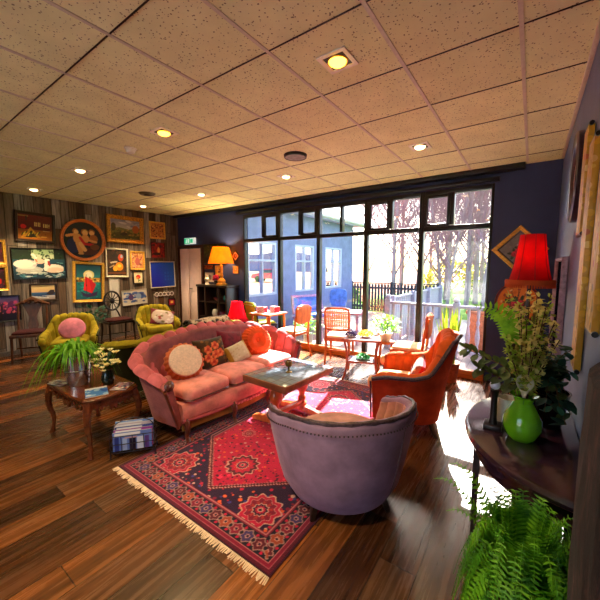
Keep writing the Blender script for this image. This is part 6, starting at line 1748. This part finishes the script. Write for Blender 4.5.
# ================================================================== OUTSIDE
def deck_mat():
    g = NT('glare_pale_deck'); x, y, z = g.sep(g.coord())  # boards made pale for overexposed daylight, glare put into the colour
    s = g.math('DIVIDE', x, 0.13); i = g.math('FLOOR', s); fr = g.math('FRACT', s)
    r = g.white(g.comb(i, 1.0, 2.0)); f = g.noise(g.comb(g.math('MULTIPLY', x, 30), g.math('MULTIPLY', y, 2), 0.0), 1.0, 5)
    c = g.mix(r, lin((166, 146, 136)), lin((186, 168, 158))); c = g.mix(g.math('MULTIPLY', f, 0.4), c, lin((150, 132, 124)))
    c = g.mix(g.math('MULTIPLY', g.math('LESS_THAN', fr, 0.05), 0.8), c, lin((70, 60, 56)))
    g.set(Base_Color=c, Roughness=0.7); return g.m
structure(MB().box((-1.3, 8.0, -0.16), (8.0, 5.86, 0.12), deck_mat()).build('deck'))
g = NT('lawn_and_field'); co_ = g.coord(); x, y, z = g.sep(co_)
f = g.noise(co_, 0.35, 6); f2 = g.noise(co_, 14.0, 4)
far = g.math('MULTIPLY', g.math('LESS_THAN', g.math('ADD', x, g.math('MULTIPLY', f, 4.0)), -5.0), 1.0)
grass = g.mix(f2, lin((48, 96, 8)), lin((96, 136, 20))); field = g.mix(f, lin((112, 52, 14)), lin((140, 78, 26)))
g.set(Base_Color=g.mix(far, grass, field), Roughness=0.95)
structure(MB().box((-20.0, 25.0, -0.35), (160.0, 120.0, 0.3), g.m).build('ground'))
structure(MB().box((-3.0, -16.0, -0.19), (40.0, 24.0, 0.1), mat('pale_bounce_ground', (206, 198, 186), rough=0.9, var=0.08, scale=8)).build('added_bounce_ground'))  # unseen pale ground, added to bounce sunlight up onto the ceiling
# far hills
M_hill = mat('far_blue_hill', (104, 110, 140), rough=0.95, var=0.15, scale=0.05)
mb = MB(); rr = random.Random(81); N = 60; V = []
for k in range(N + 1):
    a = -150 + 100 * k / N; h_ = 5.5 + 2.2 * mnoise.noise(Vector((k * 0.09, 3, 0)))
    V += [(a, 78, -0.4), (a, 82, max(0.6, h_)), (a, 84.5, -0.4)]
mb.add(V, [[3 * k + j, 3 * k + 3 + j, 3 * k + 4 + j, 3 * k + 1 + j] for k in range(N) for j in range(2)], M_hill); structure(mb.build('hills'))

# glazed side wing of the house, reaching out from the far end of the window wall
M_wing = mat('blue_grey_cladding', (132, 142, 184), rough=0.6, var=0.08, scale=5); M_wtrim = mat('white_blue_trim', (196, 206, 226), rough=0.5, var=0.04)
wx = -5.22
t = thing('house_wing', 'blue-grey glazed wing of the house with tall windows and white eaves, outside', 'building', (wx, 5.08, -0.1))
L_ = 5.3; hz = 3.05
openings = [(0.12, 1.12), (1.90, 2.82), (3.45, 4.5)]
mb = MB(); prev = 0.0
for a, b in openings + [(L_, L_)]:
    if a > prev: mb.box((0, (prev + a) / 2, hz / 2), (0.14, a - prev, hz), M_wing)
    if b > a:
        mb.box((0, (a + b) / 2, 0.475), (0.14, b - a, 0.95), M_wing); mb.box((0, (a + b) / 2, (2.22 + hz) / 2), (0.14, b - a, hz - 2.22), M_wing)
    prev = b
mb.build('wall', t)
for a, b in openings:
    m = (a + b) / 2; mb = MB()
    for y in (a + 0.03, b - 0.03, m): mb.box((0.02, y, 1.585), (0.10, 0.06 if y != m else 0.045, 1.27), M_wtrim, bev=0.004)
    for z in (0.98, 2.19, 1.78): mb.box((0.02, m, z), (0.098, b - a - 0.002, 0.06 if z != 1.78 else 0.045), M_wtrim, bev=0.004)
    f_ = mb.build('window', t)
    MB().box((0.0, m, 1.585), (0.008, b - a - 0.06, 1.25), M_glass).build('pane', f_, smooth=False)
mb = MB(); rings = []
for y in (-0.0, L_ + 0.35): rings.append([Vector((-0.6, y, hz + 0.02)), Vector((0.42, y, hz - 0.08)), Vector((0.42, y, hz + 0.02)), Vector((0.40, y, hz + 0.06)), Vector((-0.6, y, hz + 0.45))])
mb.loft(rings, M_wtrim); mb.build('roof_eave', t)
mb = MB(); mb.tube([(0.47, 0.02, hz + 0.0), (0.47, L_ + 0.35, hz + 0.0)], 0.055, mat('white_gutter', (226, 226, 230), rough=0.35, var=0.03), 10); mb.build('gutter', t)

# dark slatted fence far across the deck
M_dfence = wood('dark_fence_wood', (40, 40, 46), (80, 78, 84), rough=0.7); M_gfence = wood('grey_violet_fence_wood', (140, 132, 150), (186, 178, 190), rough=0.7)
t = thing('deck_fence', 'dark slatted fence across the far end of the deck', 'fence', (-6.95, 10.87, -0.1))
mb = MB(); Lf = 4.55
for k in range(int(Lf / 0.115) + 1): mb.box((0.06 + 0.115 * k, 0, 0.54), (0.08, 0.02, 0.96), M_dfence, bev=0.003)
mb.build('slat_panel', t)
for z in (0.2, 0.88): MB().box((Lf / 2, 0.03, z), (Lf, 0.04, 0.07), M_dfence, bev=0.004).build('rail', t)
MB().box((Lf / 2, 0.0, 1.05), (Lf, 0.10, 0.035), M_dfence, bev=0.004).build('top_rail', t)
for k in range(4): MB().box((Lf * k / 3, 0.06, 0.55), (0.09, 0.09, 1.1), M_dfence, bev=0.004).build('post', t)
# grey fence running away from the house
t = thing('deck_fence', 'pale grey board fence running away from the house behind the balustrade', 'fence', (-2.32, 6.35, -0.1))
mb = MB(); Lg = 4.4
for k in range(int(Lg / 0.135)): mb.box((0, 0.07 + 0.135 * k, 0.50), (0.02, 0.115, 0.92), M_gfence, bev=0.003)
mb.build('board_panel', t)
MB().box((0, Lg / 2, 0.99), (0.10, Lg, 0.04), M_gfence, bev=0.004).build('top_rail', t)
for k in range(4): MB().box((0.05, 0.05 + (Lg - 0.1) * k / 3, 0.53), (0.1, 0.1, 1.06), M_gfence, bev=0.005).build('post', t)
# turned balustrade parallel to the window
M_bal = mat('white_violet_balustrade', (196, 186, 200), rough=0.6, var=0.08)
t = thing('balustrade', 'pale turned balustrade outside, parallel with the window wall', 'balustrade', (-2.30, 6.25, -0.1))
Lb = 2.5
MB().box((Lb / 2, 0, 0.93), (Lb, 0.10, 0.05), M_bal, bev=0.006).build('top_rail', t); MB().box((Lb / 2, 0, 0.12), (Lb, 0.08, 0.05), M_bal, bev=0.006).build('bottom_rail', t)
for x in (0.0, 1.25, Lb):
    p_ = MB(); p_.box((x, 0, 0.5), (0.11, 0.11, 1.0), M_bal, bev=0.006); p_.ball((x, 0, 1.04), 0.055, M_bal, 16, 8); p_.build('post', t)
bp_ = [(0.0, 0.14), (0.026, 0.14), (0.026, 0.24), (0.018, 0.26), (0.034, 0.33), (0.04, 0.42), (0.028, 0.52), (0.016, 0.6), (0.03, 0.66), (0.016, 0.72), (0.026, 0.78), (0.026, 0.91), (0.0, 0.91)]
first = None
for k in range(16):
    x = 0.12 + 0.148 * k
    if abs(x - 1.25) < 0.07: continue
    if first is None: first = MB().lathe(bp_, M_bal, 14).build('baluster', t, (x, 0, 0))
    else:
        c = first.copy(); COL.objects.link(c); c.parent = t; c.location = (x, 0, 0)

# outdoor bench, chair, table, planter
M_bluec = velvet('sky_blue_outdoor_cushion', (104, 146, 226), sheen=0.1); M_pnk = mat('pink_painted_frame', (206, 150, 190), rough=0.5)
t = thing('garden_bench', 'outdoor bench with pink frame and blue back cushion, outside the wing', 'bench', (-4.45, 6.55, -0.1), R(70))
w = 0.9
MB().box((0, -0.25, 0.42), (w, 0.5, 0.05), M_pnk, bev=0.008).build('seat_frame', t)
mb = MB(); cushion(mb, (0, -0.25, 0.49), (w - 0.06, 0.46, 0.10), M_bluec, 0.25, 0.2); mb.build('seat_cushion', t)
mb = MB(); frame_rect(mb, w, 0.44, [(0, 0), (0, 0.05), (0.05, 0.05), (0.05, 0)], M_pnk); o = mb.build('back_frame', t); o.location = (0, 0.04, 0.72); o.rotation_euler = (R(-12), 0, 0)
mb = MB(); cushion(mb, (0, 0.01, 0.72), (w - 0.1, 0.08, 0.36), M_bluec, 0.25, 0.2); o = mb.build('back_cushion', t); o.rotation_euler = (R(-6), 0, 0)
for x in (-w / 2 + 0.05, w / 2 - 0.05):
    for y in (-0.46, -0.03): MB().box((x, y, 0.21), (0.05, 0.05, 0.42), M_pnk, bev=0.004).build('leg', t)
t = thing('garden_chair', 'outdoor chair with a square sky blue backrest, outside the middle pane', 'chair', (-4.12, 7.5, -0.1), R(30))
MB().box((0, -0.22, 0.44), (0.46, 0.44, 0.04), M_bluec, bev=0.008).build('seat', t); mb = MB(); cushion(mb, (0, 0.02, 0.82), (0.46, 0.05, 0.40), M_bluec, 0.25, 0.2); mb.build('backrest', t)
for x in (-0.2, 0.2):
    MB().tube([(x, 0.02, 0.95), (x, 0.0, 0.44), (x, 0.04, 0.0)], 0.014, M_wtrim, 8).build('back_leg', t); MB().tube([(x, -0.4, 0.44), (x, -0.43, 0.0)], 0.014, M_wtrim, 8).build('front_leg', t)
t = thing('garden_table', 'low pink outdoor table on the deck in front of the bench', 'table', (-3.33, 6.25, -0.1), R(10))
MB().box((0, 0, 0.66), (0.95, 0.6, 0.04), mat('rose_table_top', (206, 130, 150), rough=0.5), bev=0.008).build('table_top', t)
for x in (-0.4, 0.4):
    for y in (-0.24, 0.24): MB().box((x, y, 0.32), (0.05, 0.05, 0.64), M_pnk, bev=0.004).build('leg', t)
bushy('deck_shrub', 'yellow-green shrub in a pot on the deck behind the cream seat chair', (-3.72, 5.5, -0.1), M_wpot, 0.25, M_brightl, 160, 0.27, 0.42, 91, (0.06, 0.11))
M_tc = mat('terracotta_box', (206, 120, 80), rough=0.7)
t = thing('planter_box', 'terracotta coloured planter box outside beyond the balustrade end', 'planter', (-0.62, 6.9, -0.1))
mb = MB(); mb.box((0, 0, 0.40), (0.62, 0.42, 0.80), M_tc, bev=0.015); mb.box((0, 0, 0.79), (0.68, 0.48, 0.06), M_tc, bev=0.01); mb.build('box', t); MB().box((0, 0, 0.823), (0.56, 0.36, 0.006), M_soil).build('soil', t)

# cars beyond the wing
def car(label, loc, rz, c, seed):
    t = thing('car', label, 'car', loc, rz)
    m = mat('car_paint_%s' % seed, c, rough=0.25, coat=0.6, var=0.04)
    side = [(-2.05, 0.35), (-2.1, 0.7), (-1.95, 0.88), (-1.2, 0.98), (-0.6, 1.42), (0.9, 1.46), (1.6, 1.02), (2.02, 0.9), (2.1, 0.6), (2.05, 0.35)]
    rings = []
    for y, q in ((-0.84, 0.94), (-0.8, 1.0), (0.8, 1.0), (0.84, 0.94)): rings.append([Vector((x * (0.5 + 0.5 * q), y * (1 - 0.16 * max(0, (z - 0.9) / 0.55)), 0.35 + (z - 0.35) * q)) for x, z in side])
    MB().loft(rings, m).build('body', t)
    mg = mat('car_glass', (40, 50, 66), rough=0.08)
    for s in (-1, 1):
        mb = MB(); P = [(-1.05, 1.0), (-0.55, 1.36), (0.85, 1.38), (1.35, 1.02)]
        mb.loft([[Vector((x, s * (0.845 - 0.135 * max(0, (z - 0.9) / 0.55)), z)) for x, z in P], [Vector((x, s * (0.80 - 0.135 * max(0, (z - 0.9) / 0.55)), z)) for x, z in P]], mg); mb.build('side_window', t)
    for x in (-1.3, 1.3):
        for y in (-0.78, 0.78):
            mb = MB(); mb.lathe([(0.0, -0.1), (0.2, -0.1), (0.32, -0.08), (0.33, 0.0), (0.32, 0.08), (0.2, 0.1), (0.0, 0.1)], mat('tyre', (20, 20, 22)), 24, Matrix.Translation((x, y, 0.33)) @ Matrix.Rotation(PI / 2, 4, 'X')); mb.build('wheel', t)
    return t
car('red car parked beyond the wing windows', (-23.6, 27.5, -0.2), R(20), (206, 30, 60), 1)
car('pink-red car parked beside the red one, nearer the wing', (-28.9, 27.0, -0.2), R(28), (214, 90, 110), 2)

# bare birches
M_birch = mat('pale_birch_bark', (140, 118, 128), rough=0.9, var=0.2, scale=3, c2=(176, 156, 164)); M_twig = mat('haze_pink_twigs', (164, 132, 146), rough=0.9, var=0.15)  # outdoor haze put into the light pinkish bark and twig colours
def tree_mesh(seed, hgt):
    rr = random.Random(seed); tr = MB(); tw = MB()
    def grow(mb, p, d, L, r, depth):
        n = 5; P = [p]; q = p.copy(); dd = d.copy()
        for k in range(n):
            dd = (dd + Vector((rr.uniform(-1, 1), rr.uniform(-1, 1), rr.uniform(-0.3, 0.5))) * 0.10 + Vector((0, 0, 0.03))).normalized(); q = q + dd * L / n; P.append(q.copy())
        mb.tube(P, [max(r * (1 - 0.55 * k / n), 0.0055) for k in range(n + 1)], M_birch if depth == 0 else M_twig, 7 if depth == 0 else (4 if depth == 1 else 3), caps=False)
        if depth == 3: return
        nb = (22, 7, 4)[depth]
        for j in range(nb):
            s = rr.uniform(0.16 if depth == 0 else 0.2, 1.0); i = min(n - 1, int(s * n)); c = P[i].lerp(P[i + 1], s * n - i)
            a = rr.uniform(0, 2 * PI); e = (dd * 0.8 + Vector((math.cos(a), math.sin(a), rr.uniform(0.0, 0.7))) * (0.75 if depth == 0 else 0.8)).normalized()
            grow(tw, c, e, L * (0.42 if depth == 0 else 0.55) * (1.15 - s * 0.5), r * 0.42 * (1.1 - 0.5 * s), depth + 1)
    grow(tr, Vector((0, 0, -0.05)), Vector((rr.uniform(-.06, .06), rr.uniform(-.06, .06), 1)), hgt, 0.019 * hgt * 0.6, 0)
    return tr, tw
protos = []
for i, (sd, hg) in enumerate(((1, 7.0), (2, 8.0), (3, 6.4))):
    t = thing('bare_birch', '', 'tree', (0, 0, 0), 0, 'bare birches beyond the deck'); tr, tw = tree_mesh(sd, hg)
    tr.build('trunk', t, clean=False); tw.build('branches', t, clean=False); protos.append(t)
spots = [(-5.6, 14.0), (-4.9, 16.5), (-4.2, 13.2), (-3.7, 17.5), (-3.3, 14.8), (-2.75, 12.6), (-2.5, 16.2), (-1.95, 14.2), (-1.45, 12.4), (-1.5, 17.2), (-0.85, 13.6), (-0.45, 16.0), (-6.6, 18.5), (0.2, 13.0), (-5.2, 20.5), (-2.9, 21.0), (-0.9, 20.5), (0.9, 17.5), (-7.4, 15.0), (-4.3, 22.0), (-3.1, 13.0), (-5.0, 12.6), (-2.2, 18.5), (-3.9, 19.4), (-1.1, 18.8), (-5.9, 16.2), (0.5, 15.2), (-2.1, 12.9)]
lbs = ['bare birch in the row beyond the dark fence', 'bare birch behind the pale fence and lawn', 'bare birch standing deeper in the grove']
for k, (x, y) in enumerate(spots):
    lb = 'one of the bare pale birches crowded together beyond the deck'
    o = protos[k % 3] if k < 3 else dup(protos[k % 3], (0, 0, 0), 0)
    o.location = (x * (1.0 + 0.03 * (y - 12)), 13.5 + (y - 12) * 1.6, -0.2); o.rotation_euler = (0, 0, k * 1.9); s = 1.0 + 0.06 * ((k * 7) % 5) + 0.03 * (y - 12); o.scale = (s, s, s); o['label'] = lb
# shrubs by the lawn
M_ysh = leaf_mat('yellow_shrub_leaf', (170, 160, 40), (220, 206, 90), 0.3); M_gsh = leaf_mat('olive_shrub_leaf', (90, 110, 50), (140, 150, 80), 0.3)
def shrub(label, loc, m, rx, rz, n, seed):
    t = thing('garden_shrub', label, 'shrub', loc); rr = random.Random(seed); mb = MB(); st = MB()
    for k in range(n):
        d = Vector((rr.gauss(0, 1), rr.gauss(0, 1), abs(rr.gauss(0, 1)))).normalized() * rr.uniform(0.5, 1) ** 0.4; c = Vector((d.x * rx, d.y * rx * 0.7, 0.1 + d.z * rz)); e = Vector((rr.uniform(-1, 1), rr.uniform(-1, 1), rr.uniform(-.3, 1))).normalized(); L = rr.uniform(0.08, 0.15) * (1 + rx * 0.5)
        mb.leaf([c, c + e * L * 0.5, c + e * L], [0.01, L * 0.3, 0.004], m)
    for k in range(9): a = 2 * PI * k / 9; st.tube([(0, 0, -0.05), (rx * 0.4 * math.cos(a), rx * 0.3 * math.sin(a), rz * 0.5), (rx * 0.7 * math.cos(a), rx * 0.5 * math.sin(a), rz * 0.8)], 0.012, M_stem, 5)
    st.build('stems', t); mb.build('leaves', t, clean=False)
shrub('yellow-green shrub at the lawn edge behind the pale fence', (-4.6, 25.0, -0.2), M_ysh, 2.2, 2.0, 1500, 1)
shrub('large olive green shrub beyond the lawn, between birch trunks', (-1.9, 27.0, -0.2), M_gsh, 2.4, 2.3, 1800, 2)
shrub('yellow shrub near the blue corner side of the lawn', (0.4, 25.0, -0.2), M_ysh, 2.2, 1.9, 1500, 3)
shrub('small yellow-green shrub past the end wall of the wing', (-6.3, 12.4, -0.2), M_brightl, 0.6, 0.9, 500, 4)

# ------------------------------------------------------------------ view
SC.view_settings.view_transform = 'Standard'
SC.view_settings.look = 'None'
SC.view_settings.gamma = 1.0
SC.view_settings.use_curve_mapping = False
SC.view_settings.exposure = 1.38
SC.cycles.use_denoising = True
SC.cycles.max_bounces = 10
SC.cycles.diffuse_bounces = 5
SC.cycles.transparent_max_bounces = 12
SC.cycles.caustics_reflective = False
SC.cycles.caustics_refractive = False
SC.cycles.sample_clamp_indirect = 6.0
